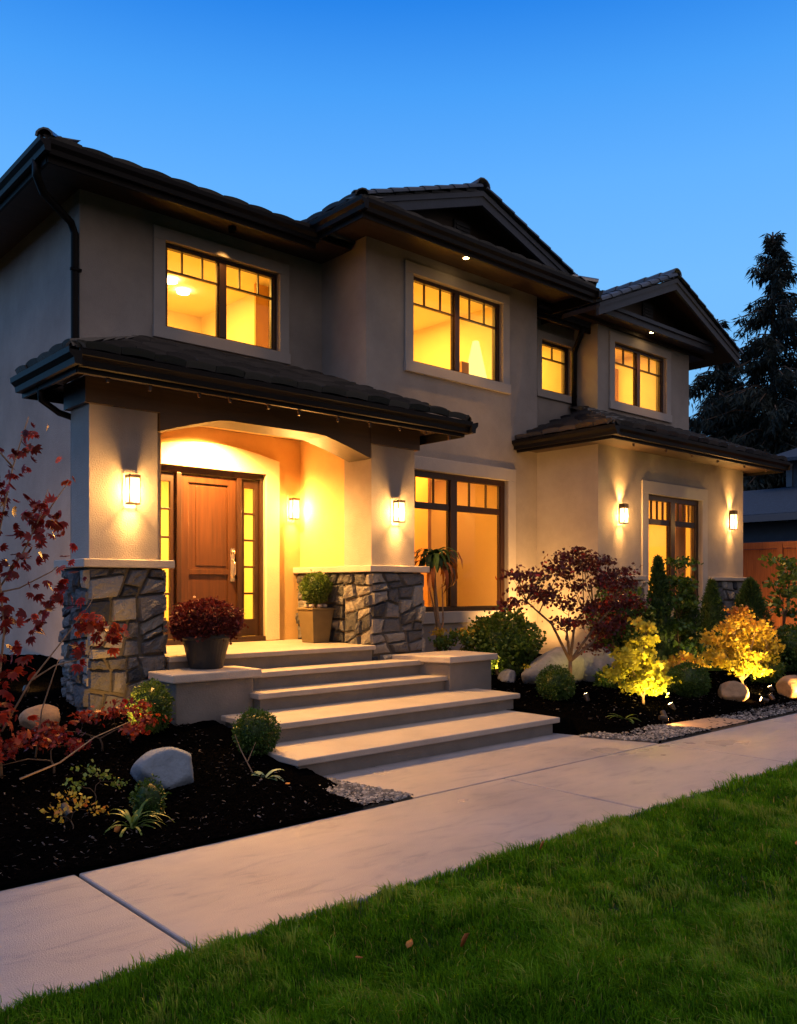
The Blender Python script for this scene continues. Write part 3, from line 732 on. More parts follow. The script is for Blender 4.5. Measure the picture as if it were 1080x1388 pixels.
# beam with arch over the porch opening
b = MB(); y0, y1 = 7.46, 7.86
b.box(2.98, 3.69, y0, 7.97, 3.141, 3.375); b.box(6.26, 7.02, y0, 8.05, 3.141, 3.375)
n = 20; prev = None
for i in range(n+1):
    t = i/n; x = 3.69 + (6.26-3.69)*t
    z = 2.97 + .19*min(1, math.sin(math.pi*t)*1.35)
    if prev: b.hexa([(prev[0], y0+.005, prev[1]), (x, y0+.005, z), (x, y1, z), (prev[0], y1, prev[1]),
                     (prev[0], y0+.005, 3.37), (x, y0+.005, 3.37), (x, y1, 3.37), (prev[0], y1, 3.37)])
    prev = (x, z)
P_(b, 'porch_beam', M['beam'])
b = MB(); b.box(4.75, 5.10, 8.42, 8.70, 3.3785, 3.3795)

# porch floor
b = MB(); b.box(3.77, 6.30, 7.42, 8.985, .80, .85); P_(b, 'porch_floor', M['tread'], bevel=.008)
b = MB(); b.box(3.78, 6.28, 7.47, 8.98, .0, .799); P_(b, 'porch_foundation', M['riser'])

# ---- tiled roofs
def tiles(mb, eL, eR, up, S, lf, rf, tw=.30, ex=.30, th=.062, tone0=0.0):
    """eL,eR eave end points (Vector), up = unit slope vector, S = slope length, lf/rf(s)= how far the side moves inwards at slope s"""
    eL, eR = Vector(eL), Vector(eR); ax = (eR-eL).normalized(); W = (eR-eL).length; up = Vector(up).normalized(); nr = ax.cross(up).normalized()
    if nr.z < 0: nr = -nr
    k = 0; s0 = 0
    while s0 < S-.02:
        a = lf(s0); c = W-rf(s0); x = a - random.uniform(0, tw)
        while x < c:
            xa, xb = max(x, a)+.002, min(x+tw, c)-.002; x += tw
            if xb-xa < .03: continue
            s1 = min(s0+ex*1.12, S); l0 = random.uniform(1.0, 1.18)*th*1.35; j = random.uniform(-.006, .006)
            p = lambda u, s, h: eL + ax*u + up*s + nr*h
            l1 = l0 + random.uniform(-.005, .005)
            m_ = 6; vs = []; full = min(1.0, (xb-xa)/tw)
            for q in range(m_+1):                       # low barrel profile with a rolled side
                t = q/m_; hc = .015*math.sin(math.pi*t)*full; uu = xa+(xb-xa)*t; lf_ = l0+(l1-l0)*t
                vs += [p(uu, s0+j, lf_-th+hc*.7), p(uu, s0+j, lf_+hc), p(uu, s1, .008+hc*.8)]
            fs = []
            for q in range(m_):
                a_ = q*3; c_ = a_+3; fs += [(a_, c_, c_+1, a_+1), (a_+1, c_+1, c_+2, a_+2), (a_+2, c_+2, c_, a_)]
            fs += [(0, 1, 2), (m_*3, m_*3+2, m_*3+1)]
            mb.add(vs, fs, tone=random.random())
        s0 += ex; k += 1
def caps(mb, a, b_, r=.085, L=.33, lift=.02, end_bulge=True):
    a, b_ = Vector(a), Vector(b_); d = (b_-a); n = max(1, round(d.length/(L*.9))); d.normalize()
    side = d.cross(Vector((0, 0, 1))).normalized(); upv = side.cross(d).normalized()
    step = (b_-a).length/n
    for i in range(n):
        o = a + d*step*i; vs = []; m = 7
        tn = random.random()
        for e, (rr, l) in enumerate(((r*1.12, 0), (r*.92, step*1.08))):
            for thick in (0, 1):
                for q in range(m):
                    t = math.pi*q/(m-1); r2 = rr - thick*.02
                    vs.append(o + d*l + side*math.cos(t)*r2 + upv*(math.sin(t)*r2*.8 + lift + random.uniform(-.002, .002)))
        fs = []
        for q in range(m-1):
            fs += [(q, q+1, 2*m+q+1, 2*m+q), (m+q+1, m+q, 3*m+q, 3*m+q+1), (q+1, q, m+q, m+q+1)]
        mb.add(vs, fs, tone=tn)
def gutter(mb, a, b_, out, h=.13, d=.11):
    """K profile gutter from a to b_ (top back edge), out = outward unit vector"""
    a, b_, out = Vector(a), Vector(b_), Vector(out); z = Vector((0, 0, 1))
    prof = [(0, 0), (0, -h), (d*.55, -h), (d*.62, -h*.62), (d*.95, -h*.35), (d, 0), (d-.012, 0), (d-.012, -.02), (.01, -.02)]
    n = len(prof); vs = [p + out*x + z*y for p in (a, b_) for x, y in prof]
    mb.add(vs, [tuple(range(n)), tuple(range(2*n-1, n-1, -1))] + [(i, (i+1) % n, n+(i+1) % n, n+i) for i in range(n)])

def hip_roof(name, x0, x1, y0, z0, yb, pitch, mt, soffit_y, left_to, right_to, soffit_z, kL=1.0, kR=1.0, tilem=None):
    """front slope with two hip ends; left/right slopes go back to left_to/right_to"""
    S = math.hypot(yb-y0, (yb-y0)*pitch); u = Vector((0, 1, pitch)).normalized(); cs = u.y
    t_ = MB()
    tiles(t_, (x0, y0, z0), (x1, y0, z0), u, S, lambda s: s*cs*kL, lambda s: s*cs*kR)
    uL = Vector((1, 0, pitch/kL)); uR = Vector((-1, 0, pitch/kR)); dp = yb-y0
    tiles(t_, (x0, left_to, z0), (x0, y0, z0), uL, dp*kL/uL.normalized().x, lambda s: 0, lambda s: s*uL.normalized().x/kL)
    if kR > .4: tiles(t_, (x1, y0, z0), (x1, right_to, z0), uR, dp*kR/-uR.normalized().x, lambda s: s*-uR.normalized().x/kR, lambda s: 0)
    caps(t_, (x0, y0, z0+.01), (x0+dp*kL, yb, z0+dp*pitch+.01), r=.07, lift=.01); caps(t_, (x1, y0, z0+.01), (x1-dp*kR, yb, z0+dp*pitch+.01), r=.07, lift=.01)
    ro = P_(t_, name, tilem or M['tile'])
    # deck below the tiles
    d_ = MB(); zt = z0 + dp*pitch; q = .02
    d_.add([(x0, y0, z0-q), (x1, y0, z0-q), (x1-dp*kR, yb, zt-q), (x0+dp*kL, yb, zt-q)], [(0, 1, 2, 3)])
    d_.add([(x0, left_to, z0-q), (x0, y0, z0-q), (x0+dp*kL, yb, zt-q), (x0+(left_to-y0)*0, left_to, z0-q)], [(0, 1, 2)])
    d_.add([(x1, right_to, z0-q), (x1, y0, z0-q), (x1-dp*kR, yb, zt-q)], [(0, 1, 2)])
    d_.build('roof_deck', M['fascia'], ro)
    g = MB(); gz_ = z0+.0
    gutter(g, (x0, y0+.02, gz_), (x1, y0+.02, gz_), (0, -1, 0))
    gutter(g, (x0+.02, left_to, gz_), (x0+.02, y0-.09, gz_), (-1, 0, 0)); gutter(g, (x1-.02, y0-.09, gz_), (x1-.02, right_to, gz_), (1, 0, 0))
    g.box(x0+.03, x1-.03, y0+.021, y0+.045, z0-.17, z0-.012); g.box(x0+.021, x0+.045, y0+.046, left_to, z0-.17, z0-.012); g.box(x1-.045, x1-.021, y0+.046, right_to, z0-.17, z0-.012)
    g.build('gutter', M['fascia'], ro)
    return ro

PT = .37
# porch roof
pr = hip_roof('porch_roof', 2.70, 7.32, 6.96, 3.44, 9.44, PT, None, 7.5, 8.30, 8.49, 3.39, kL=.7, kR=.2)
b = MB(); b.box(2.745, 7.275, 7.006, 7.455, 3.376, 3.40); b.box(2.745, 2.975, 7.46, 8.28, 3.376, 3.40); b.box(7.03, 7.275, 7.46, 8.49, 3.376, 3.40)
b.box(2.80, 3.70, 7.98, 8.28, 3.376, 3.40)
b.build('soffit', M['soffit'], pr)
b = MB(); b.box(2.72, 3.71, 8.282, 8.31, 3.27, 3.44); b.build('fascia_return', M['fascia'], pr)
for i in range(11):
    x = 2.98 + i*.41 + random.uniform(-.08, .08); hh = random.choice([.03, .035, .05]); b = MB()
    b.frustum(x, 7.035, 3.272-hh, 3.272, .010, .010, .016, .014); b.build('eave_bracket', M['jamb'], pr)
# bay roof
br = hip_roof('bay_roof', 9.98, 15.28, 6.76, 3.72, 8.99, .39, None, 7.37, 8.49, 9.6, 3.6, kL=1.0, kR=.15)
b = MB(); b.box(10.025, 15.235, 6.806, 7.365, 3.60, 3.625); b.box(10.025, 10.498, 7.367, 8.49, 3.60, 3.625); b.box(14.932, 15.235, 7.367, 9.6, 3.60, 3.625)
b.build('soffit', M['soffit'], br)
for x in (10.6, 11.45, 12.2, 13.0, 13.9, 14.7):
    b = MB(); b.frustum(x, 6.84, 3.515, 3.552, .010, .010, .016, .014); b.build('eave_bracket', M['jamb'], br)
# main roof (left part and behind)
mrf = MB(); z0 = 5.97; y0 = 8.74
u = Vector((0, 1, .34)).normalized()
tiles(mrf, (3.09, y0, z0), (15.6, y0, z0), u, 4.3, lambda s: s*u.y, lambda s: s*u.y, tw=.33, ex=.34, th=.045)
uL = Vector((1, 0, .34))
tiles(mrf, (3.09, 16.9, z0), (3.09, y0, z0), uL, 4.3, lambda s: s*.94, lambda s: s*.94, tw=.33, ex=.34, th=.045)
tiles(mrf, (15.6, 8.74, z0), (15.6, 16.9, z0), Vector((-1, 0, .34)), 4.3, lambda s: s*.94, lambda s: s*.94, tw=.33, ex=.34, th=.045)
tiles(mrf, (15.6, 16.9, z0), (3.09, 16.9, z0), Vector((0, -1, .34)), 4.3, lambda s: s*.94, lambda s: s*.94, tw=.33, ex=.34, th=.045)
caps(mrf, (3.07, y0-.02, z0+.02), (7.15, 12.8, z0+1.42), r=.085)
ro = P_(mrf, 'main_roof', M['tile'])
d_ = MB(); zt = z0+4.08*.34
d_.add([(3.09,8.74,z0-.012),(15.6,8.74,z0-.012),(15.6,16.9,z0-.012),(3.09,16.9,z0-.012),(7.17,12.82,zt-.012),(11.52,12.82,zt-.012)],
       [(0,1,5,4),(1,2,5),(2,3,4,5),(3,0,4)]); d_.build('roof_deck', M['fascia'], ro)
g = MB()
gutter(g, (3.09, y0+.02, z0), (6.44, y0+.02, z0), (0, -1, 0)); gutter(g, (3.11, 16.9, z0), (3.11, y0-.09, z0), (-1, 0, 0))
g.box(3.12, 6.44, y0+.021, y0+.05, z0-.19, z0-.013); g.box(3.111, 3.14, y0+.051, 16.9, z0-.19, z0-.013)
g.build('gutter', M['fascia'], ro); g = MB()
gutter(g, (10.6, y0-.10, z0+.02), (12.0, y0-.10, z0+.02), (0, -1, 0)); g.box(10.52, 12.1, y0-.099, y0-.06, z0-.17, z0+.018)
g.build('gutter', M['fascia'], ro)
b = MB(); b.box(3.141, 7.04, 8.792, 9.448, 5.93, 5.949); b.box(3.141, 3.708, 9.45, 16.8, 5.93, 5.949); b.build('soffit', M['soffit'], ro)
b = MB(); b.box(10.51, 12.09, 8.70, 8.995, 5.93, 5.949); b.build('soffit', M['soffit'], ro)

# front-facing gables
def gable(name, xc, half, yf, zt, zp, yback, wall_y, pent=None):
    sl = (zp-zt)/half; t_ = MB(); c = math.cos(math.atan(sl))
    for sgn in (-1, 1):
        e0 = (xc+sgn*half, yf, zt); e1 = (xc+sgn*half, yback, zt); up = Vector((-sgn, 0, sl))
        if sgn < 0: tiles(t_, e1, e0, up, half/c, lambda s: 0, lambda s: 0, tw=.33, ex=.34, th=.045)
        else: tiles(t_, e0, e1, up, half/c, lambda s: 0, lambda s: 0, tw=.33, ex=.34, th=.045)
    caps(t_, (xc, yf-.04, zp+.05), (xc, yback, zp+.05), r=.12)
    ro = P_(t_, name, M['bluetile'])
    v = MB()
    for sgn in (-1, 1): caps(v, (xc+sgn*half, yf+.01, zt+.0), (xc+sgn*.05, yf+.01, zp+.01), r=.085, L=.34)
    v.build('verge_tile', M['bluetile'], ro)
    d_ = MB()
    for sgn in (-1, 1):
        d_.hexa([(xc, yf+.04, zp-.09), (xc+sgn*half, yf+.04, zt-.09), (xc+sgn*half, yback, zt-.09), (xc, yback, zp-.09),
                 (xc, yf+.04, zp-.012), (xc+sgn*half, yf+.04, zt-.012), (xc+sgn*half, yback, zt-.012), (xc, yback, zp-.012)])
    d_.build('roof_deck', M['soffit'], ro)
    bb = MB()
    for sgn in (-1, 1):
        for k, (yo, yi, h0, h1) in enumerate(((yf-.01, yf+.038, -.19, -.0), (yf-.03, yf-.011, -.07, -.0))):
            bb.hexa([(xc, yi, zp+h0), (xc+sgn*half, yi, zt+h0), (xc+sgn*half, yo, zt+h0), (xc, yo, zp+h0),
                     (xc, yi, zp+h1), (xc+sgn*half, yi, zt+h1), (xc+sgn*half, yo, zt+h1), (xc, yo, zp+h1)])
    bb.build('barge_board', M['barge'], ro)
    gw = MB(); k = half*.96
    gw.prism([(xc-k, zt+.0), (xc+k, zt+.0), (xc, zp-.10)], 'y', wall_y, wall_y+.12)
    gw.build('gable_wall', M['beam'], ro)
    vt = MB(); vt.box(xc-.16, xc+.16, wall_y-.03, wall_y-.001, zp-.62, zp-.30)
    for i in range(5): vt.box(xc-.13, xc+.13, wall_y-.045, wall_y-.031, zp-.59+i*.055, zp-.565+i*.055)
    vt.build('gable_vent', M['barge'], ro)
    return ro
gt = gable('gable_roof', 8.72, 2.22, 8.02, 6.19, 6.95, 12.6, 8.42)
# pent eave in front of tower
g = MB(); z0 = 6.06
gutter(g, (6.40, 7.80, z0), (11.0, 7.80, z0), (0, -1, 0)); gutter(g, (6.42, 8.72, z0), (6.42, 7.69, z0), (-1, 0, 0)); gutter(g, (10.98, 7.69, z0), (10.98, 8.95, z0), (1, 0, 0))
g.box(6.42, 10.98, 7.801, 7.83, z0-.19, z0-.012); g.box(6.421, 6.45, 7.831, 8.74, z0-.19, z0-.012); g.box(10.95, 10.979, 7.831, 9.0, z0-.19, z0-.012)
g.build('gutter', M['fascia'], gt)
t_ = MB(); u = Vector((0, 1, .34)).normalized(); tiles(t_, (6.40, 7.78, z0), (11.0, 7.78, z0), u, .72, lambda s: s*u.y, lambda s: s*u.y, tw=.33, ex=.34, th=.045)
tiles(t_, (6.40, 9.0, z0), (6.40, 7.78, z0), Vector((1, 0, .34)), .72, lambda s: 0, lambda s: s*.94, tw=.33, ex=.34, th=.045)
tiles(t_, (11.0, 7.78, z0), (11.0, 9.2, z0), Vector((-1, 0, .34)), .72, lambda s: s*.94, lambda s: 0, tw=.33, ex=.34, th=.045)
caps(t_, (6.38, 7.76, z0+.03), (7.05, 8.43, z0+.26), r=.08); caps(t_, (11.02, 7.76, z0+.06), (10.35, 8.43, z0+.29), r=.10)
t_.build('pent_roof', M['tile'], gt)
b = MB(); b.box(6.451, 10.949, 7.831, 8.497, 6.03, 6.046); b.box(6.451, 7.045, 8.498, 8.75, 6.03, 6.046); b.box(10.502, 10.949, 8.498, 9.0, 6.03, 6.046)
b.build('soffit', M['soffit'], gt)
gu = gable('gable_roof', 13.5, 2.28, 7.87, 5.94, 6.86, 12.6, 8.44)
b = MB(); b.box(11.75, 15.25, 8.10, 8.16, 5.94, 6.10); b.box(11.75, 15.25, 8.06, 8.10, 6.04, 6.10); b.build('cross_beam', M['barge'], gu)
b = MB(); b.box(11.5, 15.55, 8.161, 8.437, 6.0, 6.02); b.box(15.06, 15.55, 8.44, 9.6, 5.93, 5.95); b.build('soffit', M['soffit'], gu)

# downspouts
b = MB(); b.tube([(3.08, 8.98, 5.86), (3.09, 9.0, 5.72), (3.2, 9.12, 5.62), (3.60, 9.42, 5.52), (3.66, 9.46, 5.42), (3.66, 9.46, 3.3), (3.66, 9.46, .5)], .042, 10)
for z in (5.0, 4.2): b.box(3.60, 3.72, 9.41, 9.449, z, z+.03)
P_(b, 'downspout', M['fascia'], smooth=True)
b = MB(); b.tube([(11.85, 8.62, 5.86), (11.85, 8.66, 5.74), (12.03, 8.9, 5.60), (12.03, 8.93, 5.5), (12.03, 8.93, 4.4)], .045, 10); P_(b, 'downspout', M['fascia'], smooth=True)
b = MB(); b.tube([(2.74, 7.9, 3.32), (2.76, 7.92, 3.2), (2.95, 8.0, 3.12), (3.3, 8.2, 3.1), (3.66, 8.3, 3.05)], .03, 8); P_(b, 'downspout', M['fascia'], smooth=True)

# recessed downlights
WARM = (1.0, .48, .115)
def downlight(x, y, z, e, ang=75, aim=None, r=.045):
    b = MB(); b.lathe(x, y, [(r+.018, z), (r+.018, z-.012), (r, z-.012)], 20); o = P_(b, 'downlight', M['capstone'])
    l = MB(); l.lathe(x, y, [(r, z-.013), (r*.7, z-.018)], 20); l.build('lens', M['lamp'], o)
    spot('downlight_beam', (x, y, z-.03), aim or (x, y, 0), e, WARM, .03, ang, .6, o)
downlight(4.93, 8.50, 3.378, 800, 150, (4.95, 8.75, 0), r=.06)
downlight(8.52, 8.13, 6.029, 70, 60, (8.52, 8.45, 4.8), r=.04)
downlight(13.36, 8.25, 5.999, 50, 60, (13.36, 8.47, 4.8), r=.04)
b = MB(); b.lathe(5.5, 9.2, [(.05, 5.929), (.05, 5.87), (.042, 5.87), (.042, 5.929)], 20); o_ = P_(b, 'downlight', M['fascia'])
spot('downlight_beam', (5.5, 9.2, 5.865), (5.5, 9.45, 5.2), 26, WARM, .02, 60, .6, o_)

# ================================================================== steps, piers, planters
st = empty('entrance_steps', (5.5, 6.3, 0), label='wide grey stone entrance steps climbing from the walk to the porch', cat='steps')
def step(x0, x1, y0, y1, z1, z0, xr=None):
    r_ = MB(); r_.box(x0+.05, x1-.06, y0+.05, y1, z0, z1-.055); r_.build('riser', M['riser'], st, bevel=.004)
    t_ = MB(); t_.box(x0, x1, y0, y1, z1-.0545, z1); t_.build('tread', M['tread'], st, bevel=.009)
step(3.84, 7.12, 5.46, 6.20, .17, -.05); step(4.0, 7.30, 6.14, 6.90, .34, .171 - .34)
step(4.36, 7.0, 6.83, 7.16, .51, .0); step(4.37, 6.98, 7.10, 7.42, .68, .0)
b = MB(); b.prism([(3.60, 6.98), (4.40, 6.98), (4.40, 7.96), (3.84, 7.96), (3.84, 7.40), (3.60, 7.40)], 'z', .15, .655); pl = b.build('pier', M['riser'], bevel=.01, origin=(4.12, 7.4, .15),
    label='low square plastered pier left of the steps, under the dark flower pot', cat='pier', )
b = MB(); b.prism([(3.54, 6.92), (4.46, 6.92), (4.46, 7.98), (3.83, 7.98), (3.83, 7.41), (3.54, 7.41)], 'z', .656, .735); b.build('cap', M['capstone'], pl, bevel=.012)
b = MB(); b.box(6.86, 7.56, 6.80, 7.45, .1, .655); pr_ = b.build('pier', M['riser'], bevel=.01, origin=(7.2, 7.0, .1),
    label='low plastered planter wall with stone cap right of the steps', cat='pier')
b = MB(); b.prism([(6.55, 7.44), (6.82, 6.75), (7.62, 6.75), (7.62, 7.46), (7.16, 7.46)], 'z', .656, .73); b.build('cap', M['capstone'], pr_, bevel=.012)
b = MB(); b.prism([(6.62, 7.41), (6.858, 6.82), (6.858, 7.41)], 'z', .512, .655); b.build('side_wall', M['riser'], pr_)

def blob(name, c, r, m, seed=0, n=26, rough=.08, parent=None, **tg):
    """rounded boulder: noisy ellipsoid with flattened facets"""
    rr = random.Random(seed); mb = MB(); vs = []; cuts = [(Vector((rr.gauss(0, 1), rr.gauss(0, 1), rr.gauss(0, .8))).normalized(), rr.uniform(.62, .9)) for _ in range(9)]
    for i in range(n+1):
        th = math.pi*i/n
        for j in range(2*n):
            ph = math.pi*j/n; d = Vector((math.sin(th)*math.cos(ph), math.sin(th)*math.sin(ph), math.cos(th)))
            k = 1.0
            for cn, cdist in cuts:
                dd = d.dot(cn)
                if dd > 0: k = min(k, cdist/dd) if cdist/dd < 1 else k
            k += rough*.3*math.sin(7*d.x+seed)*math.sin(6*d.y+2*seed)*math.sin(5*d.z) + rr.uniform(-.004, .004)
            vs.append((c[0]+d.x*r[0]*k, c[1]+d.y*r[1]*k, c[2]+d.z*r[2]*k))
    m2 = 2*n; fs = [(i*m2+j, (i+1)*m2+j, (i+1)*m2+(j+1) % m2, i*m2+(j+1) % m2) for i in range(n) for j in range(m2)]
    mb.add(vs, fs, tone=.5); return mb.build(name, m, parent, smooth=True, origin=c if parent is None else None, **tg)

# ================================================================== lanterns
def lantern(x, y, z0, z1, e, label, open_top=False, w=.056, e2=None):
    o = empty('wall_lantern', (x, y, z0), label=label, cat='wall lamp', group='wall lanterns on the house')
    d = .088; yf = y-.03-d
    m_ = MB(); m_.box(x-w*.6, x+w*.6, y-.025, y, z0+.03, z1-.03); m_.build('backplate', M['bronze'], o, bevel=.004)
    c = MB(); T = .028
    if not open_top: c.box(x-w, x+w, yf, y-.026, z1-T, z1)
    else:
        c.box(x-w, x+w, yf, yf+.01, z1-.07, z1); c.box(x-w, x-w+.008, yf+.011, y-.026, z1-.07, z1); c.box(x+w-.008, x+w, yf+.011, y-.026, z1-.07, z1)
    hb = z0+.014
    c.box(x-w, x+w, yf, yf+.012, z0, hb); c.box(x-w, x+w, y-.038, y-.026, z0, hb); c.box(x-w, x-w+.012, yf+.0121, y-.0381, z0, hb); c.box(x+w-.012, x+w, yf+.0121, y-.0381, z0, hb)
    zt = z1-T-.001 if not open_top else z1-.071
    for sx in (-1, 1):
        for yy in (yf+.001, y-.038): c.box(x+sx*(w-.006)-.005, x+sx*(w-.006)+.005, yy, yy+.010, z0+.019, zt)
    c.build('cage', M['bronze'], o, bevel=.002)
    g = MB(); zz0, zz1 = z0+.020, zt-.002
    g.box(x-w+.010, x+w-.010, yf+.004, yf+.007, zz0, zz1); g.box(x-w+.003, x-w+.006, yf+.012, y-.04, zz0, zz1); g.box(x+w-.006, x+w-.003, yf+.012, y-.04, zz0, zz1)
    g.build('glass', M['lampglass'], o)
    bl = MB(); zc = (z0+zt)/2; bl.lathe(x, (yf+y-.03)/2, [(.008, zc-.05), (.016, zc-.03), (.016, zc+.03), (.008, zc+.05)], 12); bl.build('bulb', M['bulb'], o, smooth=True)
    point('lantern_light', (x, (yf+y-.03)/2-.03, zc), e, WARM, .045, o)
    if open_top: spot('lantern_uplight', (x, y-.07, z1-.03), (x, y-.035, z1+1), (e2 or 8)*.65, WARM, .02, 80, 1.0, o)
    return o
lantern(3.405, 7.499, 2.26, 2.53, 150, 'lit box lantern on the left stone-based porch pillar')
lantern(6.66, 7.499, 2.26, 2.52, 150, 'lit box lantern on the right porch pillar beside the large window')
lantern(6.22, 8.985, 2.36, 2.63, 110, 'lit box lantern on the yellow porch wall right of the front door')
lantern(11.05, 7.369, 2.46, 2.76, 110, 'lit lantern throwing light upwards, left of the low bay window', True, e2=70)
lantern(14.43, 7.369, 2.52, 2.86, 110, 'lit lantern throwing light upwards, right of the low bay window at the wall end', True, e2=60)

# ================================================================== plants
def sph(n, g=rng):
    d = g.normal(size=(n, 3)); return d/np.linalg.norm(d, axis=1, keepdims=True)
def core_mesh(c, r, seed=0, n=14, bump=.06):
    vs = []
    for i in range(n+1):
        th = math.pi*i/n
        for j in range(2*n):
            ph = math.pi*j/n; d = (math.sin(th)*math.cos(ph), math.sin(th)*math.sin(ph), math.cos(th))
            k = 1 + bump*math.sin(5*d[0]+seed)*math.sin(6*d[1]+seed*2)*math.cos(4*d[2])
            vs.append((c[0]+d[0]*r[0]*k, c[1]+d[1]*r[1]*k, c[2]+d[2]*r[2]*k))
    m2 = 2*n; F = [(i*m2+j, (i+1)*m2+j, (i+1)*m2+(j+1) % m2, i*m2+(j+1) % m2) for i in range(n) for j in range(m2)]
    return np.array(vs), np.array(F), np.full(len(F), .0)
def ball(name, c, r, n, ls, m, label, cat='shrub', group=None, shape=OVAL, lumpy=.08, parent=None, seed=0):
    """c = centre; foliage shell of many small leaves over a dark core"""
    d = sph(n); r = np.array(r)
    lm = 1 + (rng.random(n) < .05)*rng.uniform(.05, .24, n) + 1.3*lumpy*np.sin(4*d[:, 0]+seed)*np.sin(5*d[:, 1]+2*seed)*np.sin(4*d[:, 2]+1) + lumpy*.7*np.sin(9*d[:, 0]+seed*3)*np.sin(8*d[:, 2]+d[:, 1]*6)
    depth = 1 - .22*rng.random(n)**2
    P = np.array(c) + d*r*(lm*depth)[:, None]
    tone = .15 + .6*rng.random(n) + .2*(depth-.9)
    ex = core_mesh(c, r*.80, seed)
    return leaves(name, P, ls, shape, m, parent, out=d, outw=.55, tone=tone, origin=(c[0], c[1], c[2]-r[2]), extra=ex, **({} if parent else dict(label=label, cat=cat, group=group)))
def at(y, z=None): return gz(y)
def ballb(x, y, rx, rz, n, ls, m, label, sink=.9, **k):
    return ball('round_shrub', (x, y, gz(y)+rz*sink), (rx, rx, rz), n, ls, m, label, **k)
ballb(3.80, 5.98, .175, .185, 4200, .022, M['box'], 'clipped round boxwood at the left end of the lowest step', seed=1, group='clipped boxwood balls')
ballb(8.1, 6.28, .215, .20, 4200, .024, M['box'], 'clipped round boxwood on black mulch to the right of the steps, before the large boulder', seed=2, group='clipped boxwood balls')
ballb(10.12, 5.72, .26, .22, 4600, .026, M['box'], 'dark clipped boxwood ball between the two glowing yellow maples', seed=3, group='clipped boxwood balls')
ballb(3.33, 6.92, .17, .21, 3600, .026, M['bush'], 'round green and yellow shrub at the foot of the left stone pillar', seed=4)
ball('rounded_bush', (8.62, 7.55, .78), (.50, .42, .38), 4200, .05, M['bush'], 'large leafy green bush under the big ground-floor window', shape=WIDE, lumpy=.2, seed=5)
ball('rounded_bush', (10.35, 6.9, 1.02), (.42, .36, .46), 3000, .05, M['bush'], 'leafy green bush behind the red maple, before the bay corner', shape=WIDE, lumpy=.2, seed=6)
ball('rounded_bush', (13.9, 6.0, .55), (.5, .4, .35), 3500, .04, M['box'], 'low dark green mounded bush at the right edge under the fence', shape=WIDE, lumpy=.15, seed=7)
ball('low_bush', (10.25, 5.98, .33), (.12, .10, .10), 700, .03, M['bush'], 'little green bush beside the dark boxwood ball', shape=WIDE, lumpy=.2, seed=8)

def cone_shrub(x, y, r, z1, n, ls, m, label, taper=1.0, group=None, shape=NEEDLE, seed=0):
    z0 = gz(y); h = z1-z0
    t = rng.random(n)**.75; a = rng.uniform(0, 6.28, n)
    prof = np.where(t < .15, .75+t*1.6, 1.0)*(1-t**(1.6/taper))**.75
    rr = r*prof*(1 + .13*np.sin(a*5+t*17+seed))*(1-.25*rng.random(n)**2)
    P = np.stack([x+rr*np.cos(a), y+rr*np.sin(a), z0+h*t], -1)
    out = np.stack([np.cos(a)*.6, np.sin(a)*.6, np.full(n, .8)], -1)
    k = 16; zz = np.linspace(0, 1, 12); vs = []; F = []
    for i, q in enumerate(zz):
        pr = (.75+q*1.6 if q < .15 else 1.0)*max(0.0, 1-q**(1.6/taper))**.75*r*.78
        for j in range(k): vs.append((x+pr*math.cos(6.283*j/k), y+pr*math.sin(6.283*j/k), z0+h*q*.97))
    for i in range(11):
        for j in range(k): F.append((i*k+j, i*k+(j+1) % k, (i+1)*k+(j+1) % k, (i+1)*k+j))
    return leaves('conifer_shrub', P, ls, shape, m, out=out, outw=.65, tone=.1+.8*rng.random(n), origin=(x, y, z0),
                  extra=(np.array(vs), np.array(F), np.zeros(len(F))), label=label, cat='shrub', group=group)
G1 = 'upright evergreen shrubs before the bay'
cone_shrub(10.85, 6.6, .20, 1.92, 2600, .06, M['conifer'], 'tall dark upright evergreen in front of the bay wall, left of its window', .9, G1, seed=1, shape=OVAL)
cone_shrub(11.62, 6.6, .22, 1.62, 2600, .06, M['conifer'], 'dark upright evergreen directly below the bay window', .9, G1, seed=2, shape=OVAL)
cone_shrub(12.37, 6.6, .25, 1.60, 3600, .055, M['conifer'], 'smooth cone-shaped evergreen to the right of the bay window', 1.0, G1, seed=3)
cone_shrub(13.5, 6.55, .48, 1.62, 5200, .065, M['conifer'], 'broad domed evergreen before the bay wall end, near the cedar fence', 1.5, G1, seed=4)

